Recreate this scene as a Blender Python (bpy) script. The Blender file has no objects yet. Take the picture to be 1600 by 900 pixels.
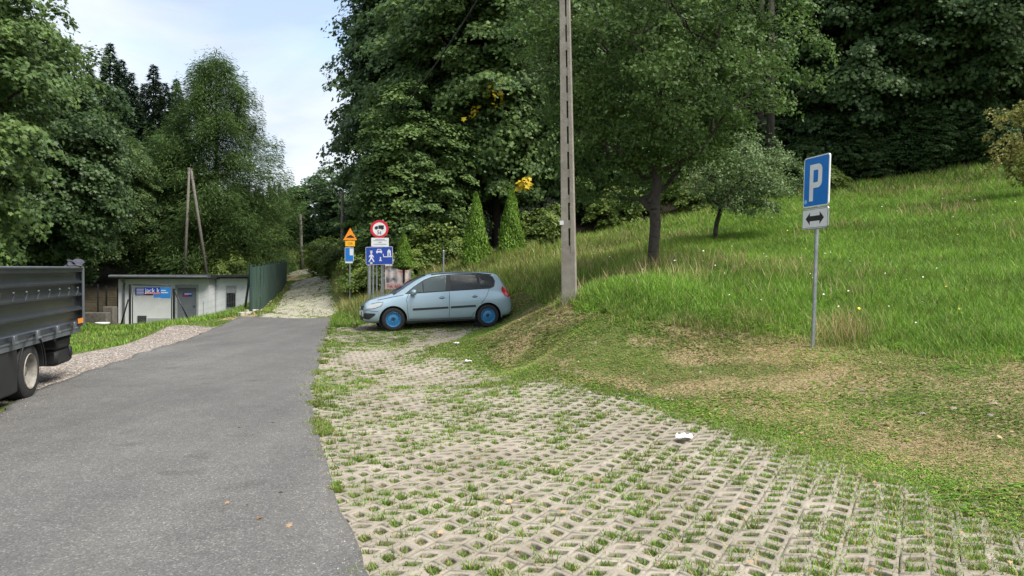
import bpy, bmesh, math, random
import numpy as np
from mathutils import Vector, Matrix
from mathutils.bvhtree import BVHTree
R = math.radians
PI = math.pi
S = bpy.context.scene
rng = np.random.default_rng(7)
random.seed(7)

# ---------------------------------------------------------------- camera, sky, sun, exposure
F = 1150.0; CAMH = 1.6
cd = bpy.data.cameras.new('camera'); cam = bpy.data.objects.new('camera', cd)
S.collection.objects.link(cam); S.camera = cam
cam.location = (0, 0, CAMH); cam.rotation_euler = (R(90), 0, 0)
cd.sensor_width = 36; cd.lens = F/1600*36; cd.clip_end = 3000; cd.clip_start = 0.05
S.view_settings.view_transform = 'Standard'; S.view_settings.look = 'None'
S.view_settings.exposure = 1.70; S.view_settings.gamma = 1; S.view_settings.use_curve_mapping = False
S.render.film_transparent = False
S.cycles.max_bounces = 7; S.cycles.diffuse_bounces = 3; S.cycles.glossy_bounces = 3
S.cycles.transmission_bounces = 6; S.cycles.transparent_max_bounces = 8
S.cycles.use_denoising = True
SUN_EL, SUN_AZ = 57, 122        # degrees; azimuth clockwise from +Y (behind the camera)
w = bpy.data.worlds.new('World'); S.world = w; w.use_nodes = True
nt = w.node_tree; nd = nt.nodes; lk = nt.links
bg = nd['Background']; bg.inputs['Strength'].default_value = 0.095
sky = nd.new('ShaderNodeTexSky'); sky.sky_type = 'NISHITA'; sky.sun_disc = False
sky.sun_elevation = R(SUN_EL); sky.sun_rotation = R(SUN_AZ); sky.air_density = 1.2; sky.dust_density = 1.5; sky.ozone_density = 1.5
tc = nd.new('ShaderNodeTexCoord'); mp = nd.new('ShaderNodeMapping'); mp.inputs['Scale'].default_value = (1, 1, 2.6)
mp.inputs['Location'].default_value = (0.35, 0.2, 0.1)
n1 = nd.new('ShaderNodeTexNoise'); n1.inputs['Scale'].default_value = 2.6; n1.inputs['Detail'].default_value = 7; n1.inputs['Roughness'].default_value = .52
n2 = nd.new('ShaderNodeTexNoise'); n2.inputs['Scale'].default_value = 3.4; n2.inputs['Detail'].default_value = 6; n2.inputs['Distortion'].default_value = .4
lk.new(tc.outputs['Generated'], mp.inputs['Vector']); lk.new(mp.outputs[0], n1.inputs['Vector']); lk.new(mp.outputs[0], n2.inputs['Vector'])
cr = nd.new('ShaderNodeValToRGB'); cr.color_ramp.elements[0].position = .24; cr.color_ramp.elements[0].color = (.12,)*3+(1,)
cr.color_ramp.elements[1].position = .47; cr.color_ramp.elements[1].color = (.93,)*3+(1,)
cc = nd.new('ShaderNodeValToRGB'); cc.color_ramp.elements[0].position = .36; cc.color_ramp.elements[0].color = (2.15, 2.45, 2.9, 1)
cc.color_ramp.elements[1].position = .62; cc.color_ramp.elements[1].color = (3.35, 3.55, 3.8, 1)
mx = nd.new('ShaderNodeMix'); mx.data_type = 'RGBA'
lk.new(n1.outputs['Fac'], cr.inputs[0]); lk.new(n2.outputs['Fac'], cc.inputs[0])
lk.new(cr.outputs[0], mx.inputs[0]); lk.new(sky.outputs[0], mx.inputs[6]); lk.new(cc.outputs[0], mx.inputs[7]); lk.new(mx.outputs[2], bg.inputs['Color'])
sd = bpy.data.lights.new('sun', 'SUN'); sd.energy = 2.3; sd.angle = R(30); sd.color = (1, .95, .87)
so = bpy.data.objects.new('sun', sd); S.collection.objects.link(so)
az, el = R(SUN_AZ), R(SUN_EL)
sdir = Vector((math.sin(az)*math.cos(el), math.cos(az)*math.cos(el), math.sin(el)))
so.rotation_euler = sdir.to_track_quat('Z', 'Y').to_euler()

# ---------------------------------------------------------------- the lie of the land
def at(px, py, D): return ((px-800)/F*D, D, CAMH-(py-450)/F*D)
A = [(-25,-25,-1.2),(0,-25,-.5),(20,-25,3),(-6,0,0),(0,0,0),(-14,0,-.35),(3.8,0,.1),(6.5,0,.9),(12,0,2.4),(22,2,4.6),
 (-6.2,9.5,.18),(-3,10,.2),(0,10,.2),(1,9,.18),(2.3,8.8,.21),(3.76,5.4,.12),(-2,5,.1),(-5,5,.1),(-4.5,15,.3),(-7,14,.27),(-1.5,15,.32),
 at(1266,546,11.3),(6.6,9.5,.72),(5.2,10,.66),at(1600,400,17),at(1600,287,29),at(1400,300,31),at(1400,430,16),at(1200,315,32),at(1200,420,18),at(1200,500,12.6),
 at(1113,383,24),at(1020,422,19),at(890,470,14.5),at(900,520,12.5),at(1000,540,11.5),at(1000,600,9.9),at(850,560,12.9),(0.1,17.5,.62),(-.2,20,.58),(.7,20.2,1.0),at(860,440,23),at(900,400,27),at(950,370,32),
 (-3.3,20.4,.41),(-.6,21,.486),(-2,20.7,.45),(-6.5,20.5,.42),(-5.2,23,.48),
 at(742,422,28),at(798,403,28),(-2.2,25,1.3),(-4.46,25,.8),(-3.5,25.2,.9),(-3.3,23,.62),
 at(397,487,27),at(460,493,27.9),(-6.6,27.9,.57),at(480,460,38),at(490,432,54),at(457,438,58),(-24,75,4.2),(-30,100,6.4),(-8.4,38,1.6),(-11,50,2.8),(-14,62,4),
 (-9.0,31,.82),(-10.7,38,1.27),(-12.1,44,1.72),(-13.7,50,2.15),(-17,57.5,2.75),(-10.4,31,.68),(-11.7,36,.98),(-12.9,41,1.3),(-14.2,46,1.65),(-15.4,50,1.95),
 at(185,506,43),at(327,500,43),at(393,490,45),(-14.2,38,.1),(-18,37,-.3),at(330,508,31),at(110,506,38),at(250,508,37),at(130,545,19.5),at(50,520,26),(-20,26,-.2),(-9.6,24,.38),(-13,29,.02),(-11.3,27,.4),
 (-12,10,.1),(-20,18,-.2),(-28,30,.1),(-22,50,.9),(-31,44,2),(-26,62,3),(-32,80,6),(-60,60,12),(-60,20,8),(-45,-10,5),
 (10,40,6.9),(25,40,10),(40,60,18),(20,20,4.6),(30,0,6.5),(0,44,5),(-3,37,3.2),(0,80,12),(40,120,32),(-40,130,9),(-46,160,12),(-60,250,17),(-80,400,22),(-300,400,40),(0,500,45),(250,500,80),(-400,600,50),(400,300,120),(0,200,34),(-120,200,24),(-75,120,14),(90,30,30),(90,180,60),(-110,60,24)]
A = np.array(A, float)
def _phi(r2): return np.where(r2 > 1e-9, r2*np.log(np.maximum(r2, 1e-9)), 0)
def _tps():
    n = len(A); P = A[:, :2]/30
    K = _phi(((P[:, None]-P[None])**2).sum(-1)) + np.eye(n)*2e-4
    Q = np.c_[np.ones(n), P]
    M = np.block([[K, Q], [Q.T, np.zeros((3, 3))]])
    return P, np.linalg.solve(M, np.r_[A[:, 2], 0, 0, 0])
_P, _W = _tps()
def H(x, y):
    x = np.asarray(x, float); y = np.asarray(y, float); sh = np.broadcast(x, y).shape
    x, y = np.broadcast_to(x, sh).ravel(), np.broadcast_to(y, sh).ravel()
    out = np.empty(x.shape)
    for i in range(0, len(x), 20000):
        p = np.c_[x[i:i+20000], y[i:i+20000]]/30
        out[i:i+20000] = _phi(((p[:, None]-_P[None])**2).sum(-1)) @ _W[:-3] + np.c_[np.ones(len(p)), p] @ _W[-3:]
    return out.reshape(sh)
def h1(x, y): return float(H(x, y))
def hit(px, py, lo=3., hi=120.):
    D = np.arange(lo, hi, .05); x = (px-800)/F*D; z = CAMH-(py-450)/F*D
    k = np.nonzero(H(x, D) >= z)[0]
    d = D[k[0]] if len(k) else hi
    return ((px-800)/F*d, d)
# ---------------------------------------------------------------- helpers: materials
def P3(c): return (c[0], c[1], c[2], 1)
def mat(name, col, rough=.6, metal=0, spec=.5, coat=0, var=0.0, vscale=3.0, col2=None, bump=0, bscale=60, emit=0):
    m = bpy.data.materials.new(name); m.use_nodes = True; n = m.node_tree.nodes; l = m.node_tree.links; b = n['Principled BSDF']
    b.inputs['Base Color'].default_value = P3(col); b.inputs['Roughness'].default_value = rough; b.inputs['Metallic'].default_value = metal
    b.inputs['Specular IOR Level'].default_value = spec; b.inputs['Coat Weight'].default_value = coat; b.inputs['Coat Roughness'].default_value = .04
    t = n.new('ShaderNodeTexCoord')
    if var or col2:
        c2 = col2 or tuple(max(0, c*(1-var)) for c in col)
        x = n.new('ShaderNodeTexNoise'); x.inputs['Scale'].default_value = vscale; x.inputs['Detail'].default_value = 8; x.inputs['Roughness'].default_value = .62
        r = n.new('ShaderNodeValToRGB'); r.color_ramp.elements[0].position = .35; r.color_ramp.elements[1].position = .66
        r.color_ramp.elements[0].color = P3(col); r.color_ramp.elements[1].color = P3(c2)
        l.new(t.outputs['Object'], x.inputs['Vector']); l.new(x.outputs['Fac'], r.inputs[0]); l.new(r.outputs[0], b.inputs['Base Color'])
    if bump:
        x = n.new('ShaderNodeTexNoise'); x.inputs['Scale'].default_value = bscale; x.inputs['Detail'].default_value = 6
        u = n.new('ShaderNodeBump'); u.inputs['Strength'].default_value = bump; u.inputs['Distance'].default_value = .02
        l.new(t.outputs['Object'], x.inputs['Vector']); l.new(x.outputs['Fac'], u.inputs['Height']); l.new(u.outputs[0], b.inputs['Normal'])
    return m
def leafmat(name, c1, c2, c3=None, trans=.32, rough=.5, spec=.24, attr=False, clump=.9):
    """leaf: per-leaf random colour between c1 and c2, slow drift between clumps, light through the blade"""
    m = bpy.data.materials.new(name); m.use_nodes = True; n = m.node_tree.nodes; l = m.node_tree.links; b = n['Principled BSDF']
    g = n.new('ShaderNodeNewGeometry'); tc = n.new('ShaderNodeTexCoord'); oi = n.new('ShaderNodeObjectInfo')
    no = n.new('ShaderNodeTexNoise'); no.inputs['Scale'].default_value = clump; no.inputs['Detail'].default_value = 3
    l.new(tc.outputs['Object'], no.inputs['Vector'])
    ma = n.new('ShaderNodeMath'); ma.operation = 'MULTIPLY_ADD'; ma.inputs[1].default_value = .55; l.new(g.outputs['Random Per Island'], ma.inputs[0])
    mb = n.new('ShaderNodeMath'); mb.operation = 'MULTIPLY_ADD'; mb.inputs[1].default_value = 1.7; mb.inputs[2].default_value = -.62
    l.new(no.outputs['Fac'], mb.inputs[0]); l.new(mb.outputs[0], ma.inputs[2])
    if attr:
        a = n.new('ShaderNodeAttribute'); a.attribute_name = 'Col'
        hv = n.new('ShaderNodeHueSaturation'); v = n.new('ShaderNodeMapRange'); v.inputs[3].default_value = .6; v.inputs[4].default_value = 1.45
        l.new(ma.outputs[0], v.inputs[0]); l.new(v.outputs[0], hv.inputs['Value']); l.new(a.outputs['Color'], hv.inputs['Color']); colout = hv.outputs[0]
    else:
        r = n.new('ShaderNodeValToRGB'); r.color_ramp.elements[0].color = P3(c1); r.color_ramp.elements[1].color = P3(c2)
        if c3: e = r.color_ramp.elements.new(.97); e.color = P3(c3); r.color_ramp.elements[1].position = .9
        l.new(ma.outputs[0], r.inputs[0])
        hv = n.new('ShaderNodeHueSaturation'); v = n.new('ShaderNodeMapRange'); v.inputs[3].default_value = .82; v.inputs[4].default_value = 1.22
        l.new(oi.outputs['Random'], v.inputs[0]); l.new(v.outputs[0], hv.inputs['Value']); l.new(r.outputs[0], hv.inputs['Color']); colout = hv.outputs[0]
    l.new(colout, b.inputs['Base Color']); b.inputs['Roughness'].default_value = rough; b.inputs['Specular IOR Level'].default_value = spec
    tr = n.new('ShaderNodeBsdfTranslucent'); l.new(colout, tr.inputs['Color'])
    ms = n.new('ShaderNodeMixShader'); ms.inputs[0].default_value = trans
    l.new(b.outputs[0], ms.inputs[1]); l.new(tr.outputs[0], ms.inputs[2]); l.new(ms.outputs[0], n['Material Output'].inputs['Surface'])
    return m
M = {}
M['paint_blue'] = mat('sign_blue', (.005, .165, .56), .35, var=.15, vscale=9)
M['deep_blue'] = mat('deep_blue', (.012, .055, .36), .35, var=.12, vscale=9)
M['white'] = mat('sign_white', (.72, .73, .74), .4, var=.12, vscale=6)
M['red'] = mat('sign_red', (.55, .012, .03), .38)
M['black'] = mat('flat_black', (.012, .012, .014), .5)
M['orange'] = mat('sign_orange', (.85, .27, .01), .4)
M['yellow'] = mat('sign_yellow', (.85, .42, .01), .4)
M['zinc'] = mat('galvanised_steel', (.42, .44, .46), .42, .75, var=.35, vscale=14)
M['bark'] = mat('bark', (.065, .052, .042), .9, var=.6, vscale=9, bump=.8, bscale=30)
M['darkbark'] = mat('dark_bark', (.045, .036, .03), .95, var=.5, vscale=7, bump=.8, bscale=25)
M['palebark'] = mat('pale_bark', (.5, .48, .44), .8, var=.7, vscale=6)
M['oldwood'] = mat('weathered_wood', (.155, .14, .12), .85, var=.5, vscale=8, bump=.4)
M['concrete'] = mat('pole_concrete', (.27, .245, .21), .85, col2=(.18, .16, .135), vscale=6, bump=.5, bscale=70)
M['leaf'] = leafmat('maple_leaf', (.032, .070, .026), (.080, .148, .050), (.14, .21, .06), .38)
M['leaf_dark'] = leafmat('dark_maple_leaf', (.030, .070, .026), (.075, .140, .050), (.11, .18, .06), .38, rough=.42)
M['leaf_light'] = leafmat('sycamore_leaf', (.040, .085, .028), (.10, .175, .055), (.16, .24, .065), .38)
M['leaf_fruit'] = leafmat('plum_leaf', (.034, .078, .020), (.080, .160, .036), (.14, .22, .06), .40, rough=.5, spec=.25)
M['leaf_apple'] = leafmat('apple_leaf', (.05, .10, .030), (.115, .195, .065), (.23, .31, .14), .34, rough=.5)
M['leaf_yellow'] = leafmat('yellowing_leaf', (.10, .14, .03), (.22, .23, .055), (.33, .28, .09), .3)
M['leaf_gold'] = leafmat('golden_leaf', (.5, .36, .02), (.7, .52, .03), None, .3)
M['leaf_bush'] = leafmat('bush_leaf', (.035, .075, .014), (.095, .17, .03), (.18, .24, .05), .35)
M['needle'] = leafmat('spruce_needle', (.016, .034, .017), (.034, .066, .028), None, .16, rough=.7)
M['larch'] = leafmat('larch_needle', (.05, .095, .028), (.11, .175, .05), None, .40, rough=.7)
M['thuja'] = leafmat('thuja_scale', (.06, .12, .010), (.15, .26, .03), None, .2, rough=.6, clump=5)
M['blade'] = leafmat('grass_blade', (0, 0, 0), (1, 1, 1), None, .38, rough=.55, spec=.25, attr=True, clump=.5)

# ---------------------------------------------------------------- helpers: objects
def put(name, me, m, parent=None):
    o = bpy.data.objects.new(name, me); S.collection.objects.link(o)
    if m is not None:
        for q in (m if isinstance(m, (list, tuple)) else [m]): me.materials.append(q)
    if parent is not None: o.parent = parent
    return o
def tag(o, label=None, cat=None, group=None, kind=None):
    for k, v in (('label', label), ('category', cat), ('group', group), ('kind', kind)):
        if v: o[k] = v
    return o
def empty(name, loc, rz=0, rx=0, ry=0, s=1):
    o = bpy.data.objects.new(name, None); S.collection.objects.link(o); o.location = loc; o.rotation_euler = (rx, ry, rz); o.scale = (s,)*3
    o.empty_display_size = .2
    return o
def copy_tree(o, parent=None):
    c = o.copy(); S.collection.objects.link(c); c.parent = parent
    for ch in list(o.children): copy_tree(ch, c)
    return c
def npmesh(name, V, faces_flat, starts, totals, smooth=False, cols=None):
    me = bpy.data.meshes.new(name); V = np.asarray(V, np.float32)
    me.vertices.add(len(V)); me.vertices.foreach_set('co', V.ravel())
    me.loops.add(len(faces_flat)); me.loops.foreach_set('vertex_index', np.asarray(faces_flat, np.int32))
    me.polygons.add(len(starts)); me.polygons.foreach_set('loop_start', np.asarray(starts, np.int32)); me.polygons.foreach_set('loop_total', np.asarray(totals, np.int32))
    if smooth: me.polygons.foreach_set('use_smooth', np.ones(len(starts), bool))
    me.update(calc_edges=True)
    if cols is not None:
        a = me.color_attributes.new('Col', 'FLOAT_COLOR', 'POINT'); c = np.ones((len(V), 4), np.float32); c[:, :3] = cols; a.data.foreach_set('color', c.ravel())
    return me
def instmesh(name, T, TF, C, X, Y, Z, smooth=False, cols=None):
    """N copies of template verts T (k,3), faces TF, origin C (N,3), scaled axes X,Y,Z (N,3)"""
    k = len(T); N = len(C)
    V = C[:, None] + T[None, :, 0:1]*X[:, None] + T[None, :, 1:2]*Y[:, None] + T[None, :, 2:3]*Z[:, None]
    fl = np.concatenate([np.array(f) for f in TF]); tt = np.array([len(f) for f in TF])
    F_ = (fl[None] + np.arange(N)[:, None]*k).ravel(); tot = np.tile(tt, N); st = np.concatenate([[0], np.cumsum(tot)[:-1]])
    if cols is not None: cols = np.repeat(cols, k, 0)
    return npmesh(name, V.reshape(-1, 3), F_, st, tot, smooth, cols)
def nrm(v): return v/np.maximum(np.linalg.norm(v, axis=-1, keepdims=True), 1e-9)
T_RHOMB = (np.array([(0, 0, 0), (.34, .42, .10), (0, 1, -.06), (-.34, .42, .10)], float), [(0, 1, 2), (0, 2, 3)])
_ml = [(0, 0), (.62, .0), (.36, .33), (.66, .60), (.24, .70), (0, 1.08), (-.24, .70), (-.66, .60), (-.36, .33), (-.62, .0)]
T_MAPLE = (np.array([(x, y, -.16*abs(x)-.12*y*y) for x, y in _ml], float), [(0, 1, 2, 3, 4, 5), (0, 5, 6, 7, 8, 9)])
T_SPRAY = (np.array([(0, 0, 0), (.12, .35, 0), (.07, .75, -.05), (0, 1, -.12), (-.07, .8, -.05), (-.12, .3, 0)], float), [(0, 1, 2, 3), (0, 3, 4, 5)])
def leaves(C, Nn, s, Dd=None):
    n = nrm(Nn); d = rng.normal(size=C.shape) if Dd is None else Dd + rng.normal(size=C.shape)*.35
    d = nrm(d - (d*n).sum(-1, keepdims=True)*n); b = np.cross(n, d); s = s[:, None]
    return C - d*s*.4, b*s, d*s, n*s
class MB:
    def __init__(s): s.v = []; s.f = []; s.mi = []; s.m = 0
    def poly(s, vs, fs):
        o = len(s.v); s.v += [tuple(p) for p in vs]; s.f += [tuple(i+o for i in f) for f in fs]; s.mi += [s.m]*len(fs); return s
    def box(s, c, d, rot=None, bev=0):
        x, y, z = d[0]/2, d[1]/2, d[2]/2
        if bev:
            e = bev; vs = []; 
            vs = [(a*(x-(e if ax != 0 else 0)), b*(y-(e if ax != 1 else 0)), g*(z-(e if ax != 2 else 0))) for ax in range(3) for a in (-1, 1) for b in (-1, 1) for g in (-1, 1)]
            bm = bmesh.new(); [bm.verts.new(p) for p in vs]; bmesh.ops.convex_hull(bm, input=bm.verts)
            bmesh.ops.dissolve_limit(bm, angle_limit=.02, verts=bm.verts, edges=bm.edges); bm.verts.index_update()
            vs = [tuple(p.co) for p in bm.verts]; fs = [[q.index for q in f.verts] for f in bm.faces]; bm.free()
        else:
            vs = [(a*x, b*y, g*z) for a in (-1, 1) for b in (-1, 1) for g in (-1, 1)]
            fs = [(0, 1, 3, 2), (4, 6, 7, 5), (0, 4, 5, 1), (2, 3, 7, 6), (0, 2, 6, 4), (1, 5, 7, 3)]
        if rot is not None: vs = [tuple(rot @ Vector(p)) for p in vs]
        return s.poly([(p[0]+c[0], p[1]+c[1], p[2]+c[2]) for p in vs], fs)
    def cyl(s, a, b, r0, r1=None, n=10, cap=True):
        r1 = r0 if r1 is None else r1; a = Vector(a); b = Vector(b); q = (b-a).to_track_quat('Z', 'Y').to_matrix()
        vs = [a + q @ Vector((math.cos(2*PI*i/n)*r0, math.sin(2*PI*i/n)*r0, 0)) for i in range(n)] + [b + q @ Vector((math.cos(2*PI*i/n)*r1, math.sin(2*PI*i/n)*r1, 0)) for i in range(n)]
        fs = [(i, (i+1) % n, n+(i+1) % n, n+i) for i in range(n)]
        if cap: fs += [tuple(range(n-1, -1, -1)), tuple(range(n, 2*n))]
        return s.poly(vs, fs)
    def tube(s, pts, r, n=8):
        for i in range(len(pts)-1): s.cyl(pts[i], pts[i+1], r if np.isscalar(r) else r[i], r if np.isscalar(r) else r[i+1], n)
        return s
    def lathe(s, prof, c=(0, 0, 0), n=36):     # prof: (radius, y) about the local Y axis
        k = len(prof); vs = [(c[0]+r*math.cos(2*PI*i/n), c[1]+y, c[2]+r*math.sin(2*PI*i/n)) for i in range(n) for r, y in prof]
        fs = [(i*k+j, i*k+j+1, ((i+1) % n)*k+j+1, ((i+1) % n)*k+j) for i in range(n) for j in range(k-1)]
        return s.poly(vs, fs)
    def plate(s, out, y0, y1):                 # outline in (x,z), from front y0 to back y1
        n = len(out); vs = [(x, y0, z) for x, z in out] + [(x, y1, z) for x, z in out]
        return s.poly(vs, [tuple(range(n)), tuple(range(2*n-1, n-1, -1))] + [(i, n+i, n+(i+1) % n, (i+1) % n) for i in range(n)])
    def build(s, name, m, parent=None, smooth=False, auto=None):
        me = bpy.data.meshes.new(name); me.from_pydata(s.v, [], s.f)
        if isinstance(m, (list, tuple)): me.polygons.foreach_set('material_index', s.mi)
        bm = bmesh.new(); bm.from_mesh(me); bmesh.ops.recalc_face_normals(bm, faces=bm.faces)
        if auto is not None:
            for e in bm.edges: e.smooth = not (len(e.link_faces) == 2 and e.calc_face_angle(0) > R(auto))
        bm.to_mesh(me); bm.free()
        if smooth or auto is not None: me.polygons.foreach_set('use_smooth', [True]*len(me.polygons))
        me.update()
        return put(name, me, m, parent)
def circ(cx, cz, r, n=40, a0=0, a1=360): return [(cx+r*math.cos(R(a0+(a1-a0)*i/n)), cz+r*math.sin(R(a0+(a1-a0)*i/n))) for i in range(n if a1-a0 == 360 else n+1)]
def rrect(w_, h_, r, cx=0, cz=0):
    o = []
    for sx, sz, a in ((1, 1, 0), (-1, 1, 90), (-1, -1, 180), (1, -1, 270)): o += circ(cx+sx*(w_/2-r), cz+sz*(h_/2-r), r, 5, a, a+90)
    return o
def text(body, size, name, m, parent, x, z, y, depth=.002, sx=1):
    c = bpy.data.curves.new('t', 'FONT'); c.body = body; c.size = size; c.extrude = depth; c.align_x = 'CENTER'; c.align_y = 'CENTER'
    t = bpy.data.objects.new('t', c); S.collection.objects.link(t); bpy.context.view_layer.update()
    me = bpy.data.meshes.new_from_object(t.evaluated_get(bpy.context.evaluated_depsgraph_get())); bpy.data.objects.remove(t); bpy.data.curves.remove(c)
    me.transform(Matrix.Translation((x, y, z)) @ Matrix.Rotation(R(90), 4, 'X') @ Matrix.Diagonal((sx, 1, 1, 1))); me.materials.clear()
    return put(name, me, m, parent)
def inpoly(x, y, poly):
    x = np.asarray(x); y = np.asarray(y); r = np.zeros(x.shape, bool); P = list(poly)
    for (x0, y0), (x1, y1) in zip(P, P[1:]+P[:1]):
        if y0 != y1: r ^= ((y0 > y) != (y1 > y)) & (x < (x1-x0)*(y-y0)/(y1-y0)+x0)
    return r
_perm = rng.random((64, 64))
def vnoise(x, y, s):
    """cheap smooth value noise 0..1"""
    x = np.asarray(x)/s+1000; y = np.asarray(y)/s+1000; i = np.floor(x).astype(int); j = np.floor(y).astype(int); u = x-i; v = y-j; u = u*u*(3-2*u); v = v*v*(3-2*v)
    g = lambda a, b: _perm[a % 64, b % 64]
    return (g(i, j)*(1-u)+g(i+1, j)*u)*(1-v)+(g(i, j+1)*(1-u)+g(i+1, j+1)*u)*v
def fbm(x, y, s): return .55*vnoise(x, y, s)+.3*vnoise(x+7, y+3, s/2.3)+.15*vnoise(x+17, y+13, s/5)

# ---------------------------------------------------------------- the edges of road, parking lot, path, meadow
_R = np.array([(-.2, -14), (-.1, 0), (-.5, 2.5), (-.744, 3.9), (-1.34, 5.5), (-2.33, 8.64), (-2.9, 10.6), (-3.6, 13.8), (-4.7, 18.5), (-5.5, 22.2), (-6.15, 25.2), (-6.6, 27.5)])
_L = np.array([(-3.6, -14), (-4.2, 2), (-5.0, 6), (-5.87, 8.44), (-6.62, 10.45), (-7.25, 13.8), (-8.3, 18.5), (-9.1, 21.5), (-9.45, 23.2), (-9.4, 25.6), (-9.4, 27.5)])
def XR(y): return np.interp(y, _R[:, 1], _R[:, 0])
def XL(y): return np.interp(y, _L[:, 1], _L[:, 0])
_T = np.array([(5.5, 0), (4.0, 4), (3.6, 5.15), (3.16, 6.6), (2.24, 8.6), (1.1, 10.2), (.3, 12), (-.7, 14.3), (-.9, 17.5), (-.3, 20), (-.3, 23.4)])
def XT(y): return np.interp(y, _T[:, 1], _T[:, 0])
ROAD_END = 25.3
PATHC = np.array([(-7.5, 25.2), (-7.9, 28), (-9.6, 34), (-11.6, 42), (-14.4, 53), (-17.2, 58), (-22, 64), (-28, 72)])
def PC(y): return np.interp(y, PATHC[:, 1], PATHC[:, 0])
PW = 1.42
meadow_edge = [hit(*p) for p in ((1598, 566), (1450, 557), (1300, 530), (1150, 512), (1000, 505), (900, 487))] + [(1.0, 17), (1.0, 20), (.4, 23), (-3.6, 24.3)]
forest_edge = [hit(*p) for p in ((700, 428), (850, 396), (950, 374), (1100, 346), (1200, 317), (1400, 303), (1598, 289))]
MEADOW = [(16, -6), (8, 3)] + meadow_edge + forest_edge + [(24, 20), (26, -6)]
def in_road(x, y, g=0): return (x > XL(y)-g) & (x < XR(y)+g) & (y < ROAD_END+g) & (y > -14)
def in_lot(x, y, g=0): return (x > XR(y)-.15-g) & (x < XT(y)+g) & (y > 1.2-g) & (y < 23.4+g)
def in_path(x, y, g=0): return (np.abs(x-PC(y)) < PW+g) & (y > ROAD_END-g) & (y < 72)
GRAVEL = [(-5.2, 5), (-6.1, 8.4), (-6.6, 10.4), (-7.2, 13.8), (-8.4, 18.5), (-9.1, 21.5), (-9.4, 23.4), (-10.4, 24.2), (-11.6, 25), (-10.2, 19), (-8.9, 14), (-8.3, 10), (-9.5, 7), (-12, 4), (-8, 3)]

# ---------------------------------------------------------------- ground sheet
def axis(a, b, st, lo, hi, k=1.14):
    m_ = list(np.arange(a, b+st/2, st)); s_ = st
    while m_[-1] < hi: s_ *= k; m_.append(m_[-1]+s_)
    s_ = st
    while m_[0] > lo: s_ *= k; m_.insert(0, m_[0]-s_)
    return np.array(m_)
gx = axis(-13, 14, .16, -420, 420); gy = axis(1, 30, .16, -150, 620)
X, Y = np.meshgrid(gx, gy); Zg = H(X, Y)
rough_ = (fbm(X, Y, .9)-.5)*.07+(vnoise(X, Y, 3.1)-.5)*.08
far_ = np.clip((np.abs(X)+np.abs(Y)-60)/40, 0, 1)
soft = np.clip((X-XT(Y))/.9, 0, 1)**(X > XR(Y))*~(in_road(X, Y, .25) | in_path(X, Y, .2)) *~((X > -20) & (X < -6) & (Y > 5) & (Y < 26) & (X < XL(Y)) & (X > XL(Y)-3))
Zg = Zg + rough_*soft*(1-.3*far_)
Zg = Zg - np.where(in_road(X, Y, -.12), .06, 0) - np.where(in_lot(X, Y, -.02), .024, 0) - np.where(in_path(X, Y, -.1), .03, 0)
nx, ny = len(gx), len(gy); idx = np.arange(nx*ny).reshape(ny, nx)
q = np.stack([idx[:-1, :-1], idx[:-1, 1:], idx[1:, 1:], idx[1:, :-1]], -1).reshape(-1, 4)
ingrav = inpoly(X, Y, GRAVEL).astype(float)
inm = inpoly(X, Y, MEADOW)
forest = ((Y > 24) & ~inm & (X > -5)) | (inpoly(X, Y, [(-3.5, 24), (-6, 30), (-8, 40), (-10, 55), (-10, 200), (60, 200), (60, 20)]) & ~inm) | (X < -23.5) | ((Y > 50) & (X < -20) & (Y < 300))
dry = (~inm & (X > XR(Y)) & (Y < 26)).astype(float)*np.clip(fbm(X, Y, 1.6)*2.2-.45, 0, 1)
dry = np.where((X > XR(Y)) & (Y > 24.5) & (X < -3) & (Y < 60), .75, dry)
dry = np.where((Y > 25) & (X > PC(Y)-PW-1.1) & (X < PC(Y)), .8, dry)
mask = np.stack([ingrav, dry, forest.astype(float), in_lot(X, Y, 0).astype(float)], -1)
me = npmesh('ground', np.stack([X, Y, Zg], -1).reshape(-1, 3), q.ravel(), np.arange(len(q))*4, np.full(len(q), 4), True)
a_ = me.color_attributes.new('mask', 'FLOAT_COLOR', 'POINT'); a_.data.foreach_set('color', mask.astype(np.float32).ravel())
gm = bpy.data.materials.new('ground_soil_grass'); gm.use_nodes = True; n = gm.node_tree.nodes; l = gm.node_tree.links; b = n['Principled BSDF']
b.inputs['Roughness'].default_value = .95; b.inputs['Specular IOR Level'].default_value = .1
tcn = n.new('ShaderNodeTexCoord')
def noise_(s, d=6, r=.6):
    x = n.new('ShaderNodeTexNoise'); x.inputs['Scale'].default_value = s; x.inputs['Detail'].default_value = d; x.inputs['Roughness'].default_value = r; l.new(tcn.outputs['Object'], x.inputs['Vector']); return x.outputs['Fac']
def ramp_(f, *st):
    r = n.new('ShaderNodeValToRGB')
    while len(r.color_ramp.elements) < len(st): r.color_ramp.elements.new(.5)
    for e, (p, c) in zip(r.color_ramp.elements, st): e.position = p; e.color = P3(c)
    l.new(f, r.inputs[0]); return r.outputs[0]
def mix_(f, a, b_):
    m_ = n.new('ShaderNodeMix'); m_.data_type = 'RGBA'; l.new(f, m_.inputs[0]); l.new(a, m_.inputs[6]); l.new(b_, m_.inputs[7]); return m_.outputs[2]
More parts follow.
